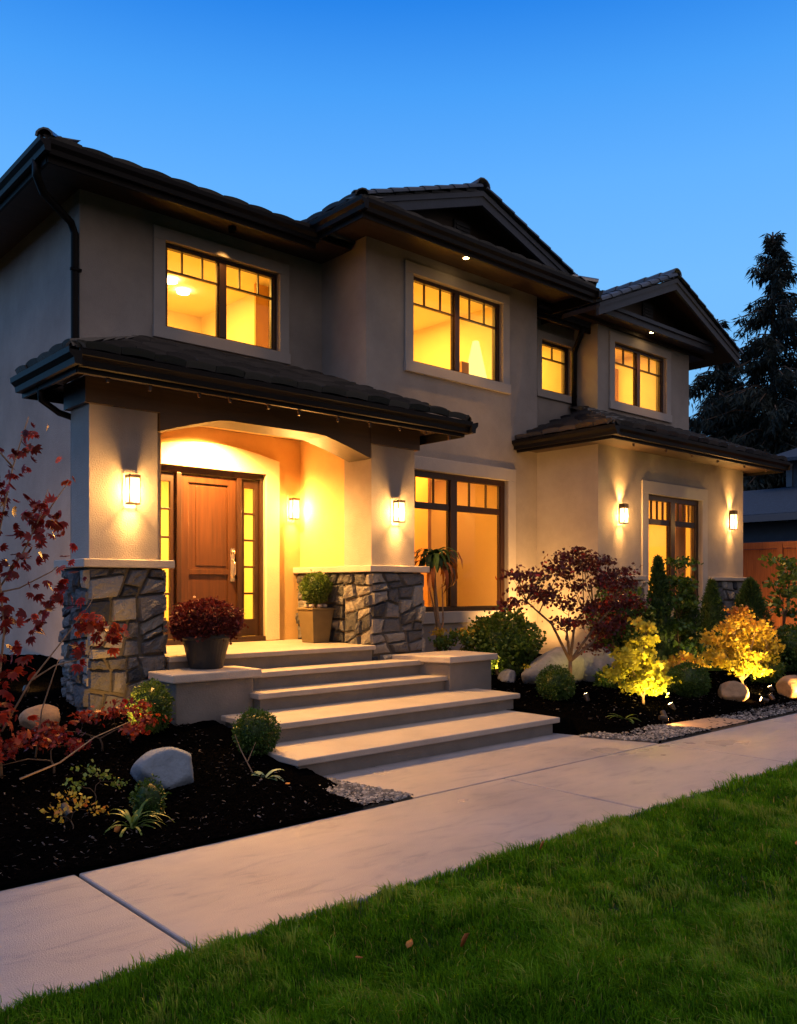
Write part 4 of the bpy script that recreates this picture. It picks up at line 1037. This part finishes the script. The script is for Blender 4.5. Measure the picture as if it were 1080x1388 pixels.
def small_tree(name, base, height, tips, m, barkm, ls, per, spreadr, label, cat, trunk_r=.03, shape=MAPLE, group=None, flat=.45, fork=.3, droop=.1, seed=0, tonef=None):
    """tips: list of clump centres relative to base"""
    rr = random.Random(seed); bs = Vector(base)
    tr = empty(name, base, label=label, cat=cat, group=group)
    tb = MB(); f0 = bs + Vector((rr.uniform(-.03, .03), rr.uniform(-.03, .03), height*fork))
    tb.tube([bs - Vector((0, 0, .05)), bs.lerp(f0, .5) + Vector((.01, 0, 0)), f0], [trunk_r*1.25, trunk_r, trunk_r*.85], 8)
    P = []; nm = max(2, min(6, len(tips)//4)); order = sorted(range(len(tips)), key=lambda q: math.atan2(tips[q][2]-height*.4, tips[q][0])); mains = [order[int((q+.5)*len(tips)/nm)] for q in range(nm)]
    limb = {}
    for k_ in mains:
        e = bs + Vector(tips[k_]); w_ = lambda a_: Vector((rr.uniform(-1, 1), rr.uniform(-1, 1), rr.uniform(-.5, .5)))*height*a_
        c1 = f0.lerp(e, .35) + w_(.05) + Vector((0, 0, .05*height)); c2 = f0.lerp(e, .7) + w_(.05)
        limb[k_] = [f0, c1, c2, e]; tb.tube(limb[k_], [trunk_r*.75, trunk_r*.55, trunk_r*.35, trunk_r*.12], 7)
    for k_, tp in enumerate(tips):
        e = bs + Vector(tp)
        if k_ not in limb:
            best = min(((c-e).length + (0 if c is not f0 else .3), i_, c) for i_, c in enumerate([c for L_ in limb.values() for c in L_[1:3]] + [L_[1].lerp(L_[2], .5) for L_ in limb.values()]))
            st_ = best[2]; mid = st_.lerp(e, .5) + Vector((rr.uniform(-1, 1), rr.uniform(-1, 1), rr.uniform(-.3, 1)))*height*.04
            tb.tube([st_, mid, e], [trunk_r*.32, trunk_r*.22, trunk_r*.1], 6)
        else: mid = limb[k_][2]
        for k in range(3):
            e2 = e + Vector((rr.uniform(-1, 1), rr.uniform(-1, 1), rr.uniform(-.3, .6)))*spreadr*.9
            tb.tube([mid.lerp(e, rr.uniform(.3, .9)), mid.lerp(e2, .6), e2], [trunk_r*.18, trunk_r*.13, trunk_r*.06], 5)
            P.append((e2, per//5))
        P.append((e, per//2))
    tb.build('trunk', barkm, tr, smooth=True)
    pts = []; tn = []
    for c, k in P:
        k = max(1, k); g_ = rng.normal(size=(k, 3))*np.array([1, 1, flat])*spreadr*.55 + np.array(c[:]); pts.append(g_)
        tn.append(np.clip(rng.normal(rr.uniform(.25, .65), .2, k), 0, 1))
    pts = np.concatenate(pts); tn = np.concatenate(tn)
    if tonef is not None: tn = tonef(pts, tn)
    out = pts - np.array(bs[:]) - np.array([0, 0, height*.3]); out /= np.linalg.norm(out, axis=1, keepdims=True)
    leaves('crown', pts, ls, shape, m, tr, out=out, outw=.4, droop=droop, tone=tn, fold=.2)
    return tr
def ringtips(n, rx, ry, z0, z1, seed, cx=0, cy=0, dome=True):
    rr = random.Random(seed); L = []
    for i in range(n):
        a = 6.283*i*.618; q = (i+.5)/n; r_ = math.sqrt(q); z = z0+(z1-z0)*((1-q*.8) if dome else rr.random()) + rr.uniform(-.05, .05)*(z1-z0)
        L.append((cx+rx*r_*math.cos(a), cy+ry*r_*math.sin(a), z))
    return L
# red maple right of the steps
small_tree('red_maple', (8.42, 6.32, gz(6.32)), 1.75,
           [(-0.92, .1, 1.12), (-0.75, 0, 1.28), (-0.86, .1, 1.45), (-0.53, 0, 1.18), (-0.55, .1, 1.42), (-0.31, 0, 1.52), (-0.26, .1, 1.22), (-0.09, 0, 1.62), (0.09, .1, 1.45), (0.11, -.1, 1.68), (0.31, 0, 1.62), (0.26, .1, 1.3),
            (0.48, .1, 1.55), (0.66, 0, 1.62), (0.62, -.1, 1.35), (0.84, .1, 1.42), (1.01, 0, 1.5), (1.14, .1, 1.28), (1.36, .1, 1.38), (0.97, -.1, 1.1), (0.75, .1, 1.05), (0.44, 0, 1.05), (0.53, -.1, .8), (0.28, 0, .88), (0.79, 0, .78), (1.10, 0, .88), (0.13, .1, 1.08), (1.41, 0, 1.1), (0.44, 0, .55), (-0.04, 0, .85)],
           M['darkred'], M['bark'], .043, 120, .14, 'dark red Japanese maple between the boulders and the large window', 'tree', .026, seed=4, fork=.24, flat=.4,
           tonef=lambda p, t: np.where(rng.random(len(t)) < .07, 1.0, t*.5))
# glowing yellow maples
small_tree('yellow_maple', (8.84, 5.58, gz(5.58)), .95, [(-.38, 0, .62), (-.30, 0, .50), (-.42, .1, .40), (-.12, 0, .60), (-.1, 0, .42), (-.28, -.05, .27), (.08, 0, .52), (.22, .1, .62), (.2, 0, .36), (.30, 0, .25), (.34, .05, .46), (0, 0, .28), (.0, 0, .78), (.04, 0, .94), (-.05, .1, .70), (-.15, -.1, .32), (.1, -.1, .22)], M['yellow'], M['palebark'], .048, 150, .105,
           'small glowing yellow maple lit from below, nearer to the steps', 'tree', .016, group='small lit maples', seed=9, fork=.12,
           tonef=lambda p, t: np.clip((p[:, 2]-.55)*.7 + t*.55, 0, .85))
small_tree('yellow_maple', (11.35, 5.6, gz(5.6)), 1.1, [(-.82, 0, .52), (-.70, .1, .72), (-.55, 0, .40), (-.45, .1, .60), (-.5, 0, .88), (-.25, 0, .48), (-.2, .1, .72), (-.22, 0, .96), (0, 0, .34), (.02, .1, .58), (.05, 0, .82), (.1, .1, 1.04), (.3, 0, .44), (.32, .1, .66), (.35, 0, .86), (.58, 0, .38), (.6, .1, .58), (.62, 0, .74), (.85, 0, .50), (.95, .1, .60), (.25, -.1, .26), (-.3, -.1, .30)], M['orange'], M['palebark'], .048, 150, .115,
           'wider yellow and orange maple lit from below, near the right edge', 'tree', .02, group='small lit maples', seed=13, fork=.12,
           tonef=lambda p, t: np.clip((p[:, 2]-.55)*.9 + t*.5, 0, 1))
small_tree('leafy_sapling', (14.6, 6.5, gz(6.5)), 1.9, [(0, 0, 1.7), (-.1, 0, 1.35), (.2, 0, 1.45), (-.2, .1, 1.0), (.25, 0, .85), (0, 0, 1.15), (.35, 0, 1.2), (.4, 0, 1.6)], M['bush'], M['bark'], .09, 70, .16,
           'green and yellow leafed sapling in front of the cedar fence at the right edge', 'tree', .02, shape=WIDE, seed=21, fork=.25)
small_tree('orange_shrub', (10.75, 6.15, gz(6.15)), .42, [(-.25, 0, .26), (0, 0, .34), (.3, 0, .28), (.5, .1, .22), (-.45, 0, .2)], M['orange'], M['bark'], .055, 90, .10,
           'low orange shrub between the yellow maples, in front of the evergreens', 'shrub', .01, seed=22)
small_tree('leafy_shrub', (11.15, 6.45, gz(6.45)), 1.7, [(0, 0, 1.62), (-.12, 0, 1.35), (.15, 0, 1.3), (-.2, 0, 1.05), (.2, .05, 1.0), (0, 0, 1.15), (-.15, 0, .75), (.15, 0, .7), (0, 0, .45)], M['box'], M['bark'], .06, 130, .13,
           'dark glossy-leaved upright shrub between the first two evergreens below the bay window', 'shrub', .014, shape=WIDE, seed=51, fork=.2)
small_tree('leafy_shrub', (9.95, 6.75, gz(6.75)), 1.1, [(-.25, 0, .95), (0, 0, 1.05), (.25, 0, 1.12), (.4, 0, .9), (-.1, 0, .75), (.2, 0, .7), (.45, 0, .62), (-.3, 0, .6)], M['darkred'], M['bark'], .055, 110, .14,
           'dark plum leafed shrub behind the right side of the red maple', 'shrub', .014, shape=WIDE, seed=52, fork=.2)
ball('low_bush', (9.45, 6.45, .30), (.20, .16, .15), 1300, .035, M['box'], 'dark low plant between the largest boulder and the nearer yellow maple', shape=WIDE, lumpy=.25, seed=53)
ball('low_bush', (9.6, 5.95, .22), (.22, .16, .10), 1200, .03, M['box'], 'flat dark ground-hugging plant just behind the nearer yellow maple', shape=WIDE, lumpy=.25, seed=54)
ball('low_bush', (12.35, 5.75, .30), (.30, .2, .18), 1700, .035, M['bush'], 'low green plant at the right side of the wide orange maple', shape=WIDE, lumpy=.25, seed=55)
small_tree('flowering_shrub', (8.75, 6.95, .27), .4, [(-.25, 0, .2), (0, 0, .26), (.25, 0, .2), (.1, -.1, .12)], M['yellow'], M['bark'], .035, 60, .07,
           'tiny yellow flowers at the foot of the large leafy bush', 'shrub', .006, shape=WIDE, seed=56)
# red leafed branches at the left edge, close to the side wall
def vine():
    base = (2.02, 6.3, gz(6.3)); tr = empty('red_maple', base, label='scarlet maple with long bare twigs at the left edge before the side wall', cat='tree')
    tb = MB(); pts = []; br_ = []
    def q(x, z, y=6.3): return Vector((x, y, z))
    paths = [[q(2.02, .15), q(1.98, .7), q(2.02, 1.2, 6.25), q(1.98, 1.8), q(2.1, 2.35), q(2.22, 2.72, 6.3)],
             [q(2.02, .5), q(2.2, .85, 6.2), q(2.42, 1.12, 6.15), q(2.62, 1.38, 6.1), q(2.66, 1.45, 6.1)],
             [q(2.2, .85, 6.2), q(2.36, .95, 6.15), q(2.60, 1.0, 6.1), q(2.72, 1.22, 6.1)],
             [q(1.98, 1.0), q(1.85, 1.4), q(1.8, 1.75), q(1.72, 2.1)],
             [q(2.0, 1.5), q(2.16, 1.75, 6.25), q(2.27, 2.0, 6.2), q(2.33, 2.2, 6.2)],
             [q(1.9, 1.45), q(2.15, 1.5), q(2.4, 1.62), q(2.45, 1.66)],
             [q(2.1, 2.35), q(2.0, 2.45), q(1.8, 2.47)],
             [q(2.3, 1.95), q(2.4, 2.12, 6.25), q(2.52, 2.28, 6.25)],
             [q(1.9, .30, 5.6), q(2.2, .36, 5.65), q(2.5, .48, 5.75), q(2.85, .55, 5.85)],
             [q(2.35, .25, 6.5), q(2.38, .6, 6.45), q(2.45, .85, 6.4), q(2.5, .98, 6.4)],
             [q(2.02, .3), q(1.8, .6), q(1.6, 1.0), q(1.5, 1.5)]]
    for p0 in paths:
        p = [Vector((1.5+(v.x-1.5)*.90-.04, v.y, v.z)) for v in p0]; n = len(p); tb.tube(p, [(.009 if paths.index(p0) == 0 else .0055)*(1-.75*i/(n-1))+.0015 for i in range(n)], 6)
    tb.build('trunk', M['palebark'], tr, smooth=True)
    cl = [((2.22, 6.3, 2.62), .06, 7, .30), ((2.14, 6.3, 2.42), .09, 9, .1), ((2.02, 6.3, 2.25), .10, 14, .1), ((1.95, 6.3, 2.0), .13, 24, .15), ((2.28, 6.2, 2.02), .10, 22, .55),
          ((2.30, 6.2, 1.90), .09, 14, .45), ((1.9, 6.3, 1.82), .14, 26, .15), ((2.15, 6.25, 1.66), .13, 26, .2), ((1.85, 6.3, 1.55), .15, 22, .3), ((2.42, 6.15, 1.48), .09, 13, .35), ((2.40, 6.15, 1.62), .05, 5, .6),
          ((2.0, 6.3, 1.35), .12, 20, .35), ((2.22, 6.2, 1.28), .10, 12, .25), ((1.95, 6.3, 1.15), .13, 26, .5), ((1.8, 6.3, .95), .13, 20, .5), ((2.72, 6.1, 1.22), .07, 18, .75), ((2.62, 6.1, 1.27), .06, 14, .85), ((2.82, 6.1, 1.17), .05, 12, .9),
          ((2.0, 6.2, .66), .14, 26, .6), ((1.85, 6.1, .50), .14, 26, .55), ((2.52, 6.28, 2.27), .03, 3, .7), ((2.1, 6.3, .95), .10, 9, .4), ((1.7, 6.3, 1.3), .15, 20, .3), ((1.65, 6.3, 2.0), .15, 18, .2), ((2.55, 6.15, 1.05), .05, 5, .3)]
    pts = []; tn = []
    for c, s_, k, t_ in cl:
        pts.append(rng.normal(size=(k, 3))*s_*.75 + np.array(c)); tn.append(np.clip(rng.normal(t_, .18, k), 0, 1))
    pts = np.concatenate(pts); tn = np.concatenate(tn); pts[:, 0] = 1.5 + (pts[:, 0]-1.5)*.90; pts[:, 0] -= .04
    ex = pts + rng.normal(size=pts.shape)*.05; pts = np.concatenate([pts, ex[::2]]); tn = np.concatenate([tn, tn[::2]])
    leaves('crown', pts, .070, MAPLE, M['red'], tr, droop=.9, fold=.35, tone=tn)
vine()
small_tree('red_shrub', (2.75, 6.55, gz(6.55)), .32, [(-.4, 0, .22), (-.15, 0, .26), (.1, 0, .28), (.33, .1, .30), (.2, -.1, .16), (-.55, -.1, .15), (.42, .1, .2)], M['red'], M['bark'], .038, 70, .09,
           'low red and orange leafed shrub spilling over mulch under the left stone pillar', 'shrub', .008, seed=31, tonef=lambda p, t: np.clip(t+.25, 0, 1))
small_tree('red_shrub', (2.25, 6.2, gz(6.2)), .3, [(-.3, 0, .2), (0, 0, .24), (.2, .1, .15), (-.5, 0, .12)], M['red'], M['bark'], .040, 55, .09,
           'low dark red shrub at the foot of the scarlet maple', 'shrub', .008, seed=32)
# flowers behind the planter wall
small_tree('flowering_shrub', (7.80, 7.62, .42), .5, [(-.25, 0, .40), (0, 0, .48), (.25, 0, .42), (.45, .1, .5), (-.1, .1, .35)], M['bush'], M['bark'], .05, 110, .10,
           'low green and yellow flowering plants behind the planter wall', 'shrub', .01, shape=WIDE, seed=33)
small_tree('orange_shrub', (7.95, 7.78, .42), .5, [(-.3, 0, .50), (.35, 0, .52), (.1, 0, .5)], M['orange'], M['bark'], .045, 60, .09,
           'orange leafed plant behind the planter wall below the large window', 'shrub', .01, seed=34)
for i, (x, y, z, lb) in enumerate([(1.98, 5.15, .0, 'small faint orange weed on the mulch at the left edge'), (2.28, 5.55, 0, 'small yellow-green weed with thin stems on the left mulch')]):
    small_tree('weed', (x-.0, y, gz(y)), .2, [(-.1, 0, .12), (.05, 0, .16), (.15, 0, .1), (0, .05, .2)], M['orange' if i == 0 else 'strap'], M['bark'], .03, 26, .05, lb, 'plant', .004, shape=WIDE, seed=40+i)

def strap_plant(name, x, y, n, L, w_, m, label, cat='plant', seed=0, z=None, arch=1.0, parent=None, up=1.0):
    rr = random.Random(seed); mb = MB(); zb = gz(y) if z is None else z
    for i in range(n):
        a = rr.uniform(0, 6.283); l = L*rr.uniform(.55, 1.1); el = rr.uniform(.45, 1.35)*up; tn = rr.random(); vs = []
        p = Vector((x+rr.uniform(-.02, .02), y+rr.uniform(-.02, .02), zb)); e = el; k = 7
        sd_ = Vector((-math.sin(a), math.cos(a), 0))
        for j in range(k):
            t = j/(k-1); wd = w_*math.sin(math.pi*min(.98, .15+.83*t))**.8*.5
            vs += [p - sd_*wd, p + Vector((0, 0, -.12*wd)), p + sd_*wd]
            p = p + Vector((math.cos(a)*math.cos(e), math.sin(a)*math.cos(e), math.sin(e)))*l/(k-1); e -= arch*.33*rr.uniform(.6, 1.3)
        fs = []
        for j in range(k-1):
            for q_ in (0, 1): fs.append((j*3+q_, j*3+q_+1, j*3+q_+4, j*3+q_+3))
        mb.add(vs, fs, tone=tn)
    return mb.build(name, m, parent, smooth=True, origin=(x, y, zb) if parent is None else None, **({} if parent else dict(label=label, cat=cat)))
strap_plant('strappy_plant', 2.30, 5.02, 26, .30, .018, M['strap'], 'spiky light green grass-like plant on the mulch, left of the blue-grey boulder', seed=3)
ball('low_bush', (2.47, 5.16, gz(5.16)+.10), (.10, .10, .13), 900, .022, M['box'], 'small fine-leaved green tuft beside the spiky plant and boulder', seed=10, lumpy=.15)
strap_plant('broad_leaf_plant', 3.52, 5.42, 7, .21, .055, M['hosta'], 'small plant with pale blue-green leaves at the corner of the lowest step', seed=8, arch=.9)
strap_plant('strappy_plant', 8.05, 5.32, 16, .26, .02, M['strap'], 'low splayed light green plant at the mulch edge near the gravel, right of the steps', seed=12, arch=.7, up=.7)
b = MB(); b.tube([(3.50, 5.5, .05), (3.42, 5.6, .28), (3.38, 5.62, .40)], [.005, .004, .002], 5); b.tube([(3.45, 5.55, .2), (3.50, 5.52, .34)], [.004, .002], 5)
b.build('bare_twig', M['palebark'], origin=(3.5, 5.5, .05), label='thin bare twig standing beside the lowest step', cat='twig')

# cordyline / palm-like plant before the large window
pt = empty('palm_like_plant', (7.72, 7.85, .42), label='tall palm-like plant with drooping reddish leaves before the large window', cat='plant')
b = MB(); b.tube([(7.74, 7.86, .4), (7.72, 7.86, 1.0), (7.66, 7.86, 1.5), (7.62, 7.85, 1.92)], [.035, .028, .022, .018], 8)
b.tube([(7.74, 7.86, .5), (7.80, 7.85, 1.1), (7.78, 7.85, 1.55)], [.018, .014, .008], 6); b.tube([(7.72, 7.86, .9), (7.62, 7.85, 1.3), (7.55, 7.85, 1.5)], [.014, .01, .006], 6)
b.build('trunk', M['palebark'], pt, smooth=True)
strap_plant('fronds', 7.62, 7.85, 46, .50, .07, M['conifer'], '', seed=15, z=1.85, arch=1.5, parent=pt)
strap_plant('dry_fronds', 7.66, 7.85, 26, .75, .055, M['deadleaf'], '', seed=16, z=1.75, arch=1.9, parent=pt)

# mum in a dark pot on the left pier
pot = empty('flower_pot', (4.09, 7.32, .735), label='round dark pot of burgundy chrysanthemums standing on the left pier', cat='flower pot')
b = MB(); b.lathe(4.09, 7.32, [(.15, .737), (.155, .745), (.225, 1.01), (.25, 1.03), (.25, 1.07), (.225, 1.07), (.205, .99), (.0, .98)], 36); b.build('pot', M['potdark'], pot, smooth=False, bevel=.003)
ball('flowers', (4.09, 7.32, 1.175), (.335, .32, .205), 7000, .028, M['mum'], '', parent=pot, seed=17, shape=MAPLE, lumpy=.05)
# topiary in tall tan planter on the porch
tp = empty('porch_planter', (6.10, 8.30, .85), label='tapered tan planter with a round bright green topiary on the porch', cat='planter')
b = MB(); b.frustum(6.10, 8.30, .851, 1.24, .115, .115, .155, .155); b.box(5.935, 6.265, 8.135, 8.465, 1.241, 1.265); b.build('pot', M['pottan'], tp, bevel=.006)
b = MB(); b.tube([(6.10, 8.3, 1.26), (6.10, 8.3, 1.4)], .015); b.build('trunk', M['bark'], tp)
ball('foliage', (6.10, 8.30, 1.50), (.175, .175, .185), 3600, .026, M['bush'], '', parent=tp, seed=18, lumpy=.08)
b = MB()
for i in range(14): a = i*.9; b.lathe(6.10+.11*math.cos(a), 8.3+.11*math.sin(a), [(.02, 1.266), (.035, 1.285), (.02, 1.31)], 8)
b.build('white_pebbles', M['capstone'], tp, smooth=True)

# boulders
blob('boulder', (2.82, 5.62, .18), (.25, .20, .19), M['boulder_blue'], 23, label='smooth blue-grey boulder on black mulch left of the steps', cat='boulder')
blob('boulder', (9.0, 6.95, .42), (.68, .30, .31), M['boulder'], 6, label='largest long grey boulder beneath the red maple', cat='boulder', group='grey boulders right of the steps')
blob('boulder', (9.70, 6.85, .42), (.33, .26, .31), M['boulder'], 7, label='rounded grey boulder just behind the red maple trunk', cat='boulder', group='grey boulders right of the steps')
blob('boulder', (10.3, 7.05, .42), (.27, .2, .17), M['boulder'], 8, label='small grey boulder between the red maple and the nearer yellow maple', cat='boulder', group='grey boulders right of the steps')
blob('boulder', (8.3, 7.2, .35), (.16, .14, .12), M['boulder'], 9, label='small dark stone under the large leafy bush', cat='boulder', group='grey boulders right of the steps')
blob('boulder', (2.55, 7.3, .40), (.19, .16, .13), M['boulder2'], 10, label='larger brown stone behind red leaves beside the left stone pillar', cat='boulder')
blob('boulder', (2.15, 7.4, .40), (.20, .15, .12), M['boulder2'], 15, label='small brown stone at the foot of the side wall, at the left edge', cat='boulder')
blob('dome_stone', (10.42, 5.30, .17), (.26, .20, .15), M['boulder2'], 11, label='lit dome-shaped tan stone left of the wide maple trunk', cat='stone')
blob('dome_stone', (11.62, 5.05, .14), (.28, .2, .19), M['boulder2'], 12, label='lit dome-shaped tan stone right of the wide maple trunk', cat='stone')

# garden uplights
def uplight(x, y, aim, e, label, ang=80, z=None, r=.03, col=WARM):
    zb = (gz(y) if z is None else z)
    o = empty('garden_light', (x, y, zb), label=label, cat='garden light', group='small warm lights in the beds')
    c = Vector((x, y, zb+.07)); d = (Vector(aim)-c).normalized(); h0 = c - d*.045; h1 = c + d*.045
    b = MB(); b.tube([(x, y, zb-.05), (x, y, zb+.04), h0+d*.02], .008, 6); b.build('stake', M['bronze'], o)
    b = MB(); b.tube([h0, h1], [r*.8, r], 14); b.build('housing', M['bronze'], o)
    b = MB(); b.tube([h1+d*.001, h1+d*.003], r*.85, 14); b.build('lens', M['lamp'], o)
    spot('garden_light_beam', h1+d*.012, aim, e, col, .03, ang, 1.0, o); return o
UPW = (1.0, .66, .15)
uplight(8.50, 5.10, (8.86, 5.62, .60), 110, 'garden light hidden under the yellow maple nearer to the steps', 100, col=UPW)
uplight(8.98, 5.28, (8.86, 5.62, .7), 60, 'garden light right of the yellow maple nearer to the steps', 100, col=UPW)
uplight(10.95, 5.02, (11.25, 5.65, .65), 150, 'garden light at the tan stone in front of the wide maple', 110, col=UPW)
uplight(11.55, 5.3, (11.45, 5.7, .75), 70, 'garden light at the tan stone right of the wide maple', 120, col=UPW)
uplight(10.66, 4.98, (10.48, 5.25, .2), 55, 'bright little light against the left tan dome stone', 120)
uplight(11.36, 4.74, (11.6, 4.98, .2), 55, 'bright little light against the right tan dome stone', 120)
uplight(8.28, 4.98, (8.7, 4.75, .0), 11.2, 'path light at the gravel edge beside the flagstone', 150, z=.03)
uplight(9.15, 7.75, (9.9, 8.5, 1.5), 130, 'garden light behind the large leafy bush washing the wall', 120)
uplight(9.95, 7.7, (10.2, 8.45, 1.6), 170, 'garden light behind the red maple washing the wall corner', 120)
uplight(8.28, 7.35, (8.5, 7.7, .8), 12.8, 'garden light under the large leafy bush near the planter wall', 110)
uplight(11.6, 6.75, (11.9, 7.37, 1.5), 30, 'garden light between the evergreens washing the bay wall', 120)
uplight(8.3, 5.98, (8.42, 6.32, .8), 7, 'garden light at the red maple trunk', 90)
uplight(2.75, 8.3, (3.71, 9.9, 1.3), 90, 'garden light among red leaves at the left, washing the side wall', 120)
uplight(3.05, 6.7, (3.3, 7.4, .9), 28.8, 'garden light low before the left stone pillar', 120)
uplight(15.9, 7.3, (17.0, 7.7, 1.5), 45, 'garden light washing the cedar fence at the right edge', 130)
uplight(2.0, 5.3, (1.95, 5.6, .3), 1.92, 'dim garden light at the far left of the mulch', 120)

# fallen leaves
lv = [(2.15, 4.95, 'orange leaf lying on the mulch left of the spiky plant'), (3.55, 5.2, 'orange leaf lying on the mulch beside the pale-leaved plant'),
      (2.12, 2.62, 'curled red leaf on the lawn near the bottom edge, left one'), (2.5, 2.42, 'red leaf on the grass right of the curled one'),
      (2.33, 2.55, 'small orange leaf on the grass near the bottom edge'), (3.75, 3.02, 'brown leaf on the grass beside the walk'), (4.9, 2.1, 'brown leaf in a bare patch of the lawn')]
for i, (x, y, lb) in enumerate(lv):
    o = leaves('fallen_leaf', np.array([(x, y, (gz(y)+.03) if y > 4 else .05)]), .075, LEAFY, M['deadleaf'], out=np.array([(.7, .3, .1)]), outw=.8, tone=np.array([.3 if 'red' in lb else .9]), origin=(x, y, 0), label=lb, cat='leaf')
    sm = o.modifiers.new('thick', 'SOLIDIFY'); sm.thickness = .002

# ================================================================== fence, neighbour, far trees
f = empty('cedar_fence', (17, 7, 0), label='reddish cedar board fence right of the house', cat='fence')
b = MB(); y = 3.0
while y < 9.6:
    b.box(17.0+random.uniform(0, .004), 17.02, y, y+.135, .35, 2.28); y += .14
b.build('boards', M['cedar'], f, bevel=.002)
b = MB(); b.box(16.95, 17.05, 3.0, 9.6, 2.29, 2.42); b.box(16.97, 16.999, 3.0, 9.6, .5, .6); b.build('rail', M['cedar'], f, bevel=.004)
for y in (7.55, 5.2):
    b = MB(); b.box(16.90, 16.948, y, y+.1, .3, 2.36); b.build('post', M['cedar'], f)
nb = empty('neighbour_house', (24, 8, 0), label='dark neighbouring house with blue shingle roof beyond the fence', cat='house')
b = MB(); b.box(22.0, 28, 2, 13.6, 0, 3.2); b.box(25.0, 31, 2, 11.0, 3.2, 5.2); b.build('wall', M['nwall'], nb)
b = MB(); b.hexa([(21.6, 1.5, 3.32), (25.0, 1.5, 4.34), (25.0, 14, 4.34), (21.6, 14, 3.32), (21.6, 1.5, 3.40), (25.0, 1.5, 4.42), (25.0, 14, 4.42), (21.6, 14, 3.40)])
b.hexa([(24.4, 1.5, 5.1), (28, 1.5, 6.0), (28, 11.6, 6.0), (24.4, 11.6, 5.1), (24.4, 1.5, 5.2), (28, 1.5, 6.1), (28, 11.6, 6.1), (24.4, 11.6, 5.2)])
b.build('roof', M['nroof'], nb)
b = MB(); b.box(21.52, 21.6, 1.5, 14, 3.2, 3.38); b.build('gutter', M['nwhite'], nb)
b = MB(); b.box(24.96, 25.0, 10.86, 11.03, 4.43, 5.1); b.build('corner_board', M['nwhite'], nb)

def conifer(x, y, h, rb, label, seed, n_per=16, z0=0.0, ls=.30, bare=.06):
    rr = random.Random(seed); tr = empty('conifer_tree', (x, y, z0), label=label, cat='tree', group='conifers beyond the house')
    tb = MB(); tb.tube([(x, y, z0), (x+.1, y, z0+h*.5), (x, y, z0+h)], [h*.02, h*.012, .03], 8)
    P = []; O = []
    nl = int(h*4.6)
    for i in range(nl):
        t = bare + (1-bare)*(i+rr.random()*.6)/nl; z = z0+h*t; R_ = rb*(1-t)**1.0*rr.uniform(.6, 1.2) + .18
        nb_ = 3 + int(5*(1-t))
        for k in range(nb_):
            a = rr.uniform(0, 6.283); L = R_*rr.uniform(.6, 1.15); dz = -.22*L + rr.uniform(-.1, .12)*L
            if t > .85: dz = L*rr.uniform(.1, .5)
            p0 = Vector((x, y, z)); p2 = p0 + Vector((math.cos(a)*L, math.sin(a)*L, dz)); p1 = p0.lerp(p2, .55) + Vector((0, 0, .10*L)); p3 = p2 + Vector((math.cos(a), math.sin(a), .7))*L*.10
            tb.tube([p0, p1, p2, p3], [.035, .025, .015, .006], 4, cap=False)
            m_ = int(n_per*(.5+L*.9))
            for q in range(m_):
                s_ = .18+.82*(q+rr.random())/m_; c = p0.lerp(p1, s_*1.8) if s_ < .55 else (p1.lerp(p2, (s_-.55)/.35) if s_ < .9 else p2.lerp(p3, (s_-.9)/.1))
                w_ = .22*L*(1-s_*.6)
                c = c + Vector((rr.gauss(0, w_*.6), rr.gauss(0, w_*.6), -abs(rr.gauss(0, .16)))); P.append(c[:]); O.append((math.cos(a), math.sin(a), -.9))
    tb.build('trunk', M['bark'], tr)
    P = np.array(P); O = np.array(O); O /= np.linalg.norm(O, axis=1, keepdims=True)
    leaves('crown', P, ls, SPRAY, M['spruce'], tr, out=O, outw=.45, droop=.35)
conifer(30.6, 14.0, 14.3, 5.2, 'tallest pointed conifer rising into the sky at the right edge', 3, n_per=85)
conifer(30.4, 16.0, 11.6, 6.2, 'lower dark conifer close behind the right end of the roof', 5, n_per=85)
conifer(33.5, 20.5, 11.5, 6.0, 'dark conifer seen just right of the upper wall end, farther back', 12, n_per=70)
conifer(35.0, 10.0, 12.5, 4.6, 'dark conifer partly beyond the right edge, beside the tallest one', 6, n_per=45)
conifer(38.0, 19.5, 12.5, 4.5, 'dense dark conifer farther back between the two nearer ones', 8, n_per=50)
conifer(33.0, 15.0, 8.5, 4.2, 'short wide conifer in front of the farthest one', 9, n_per=85)
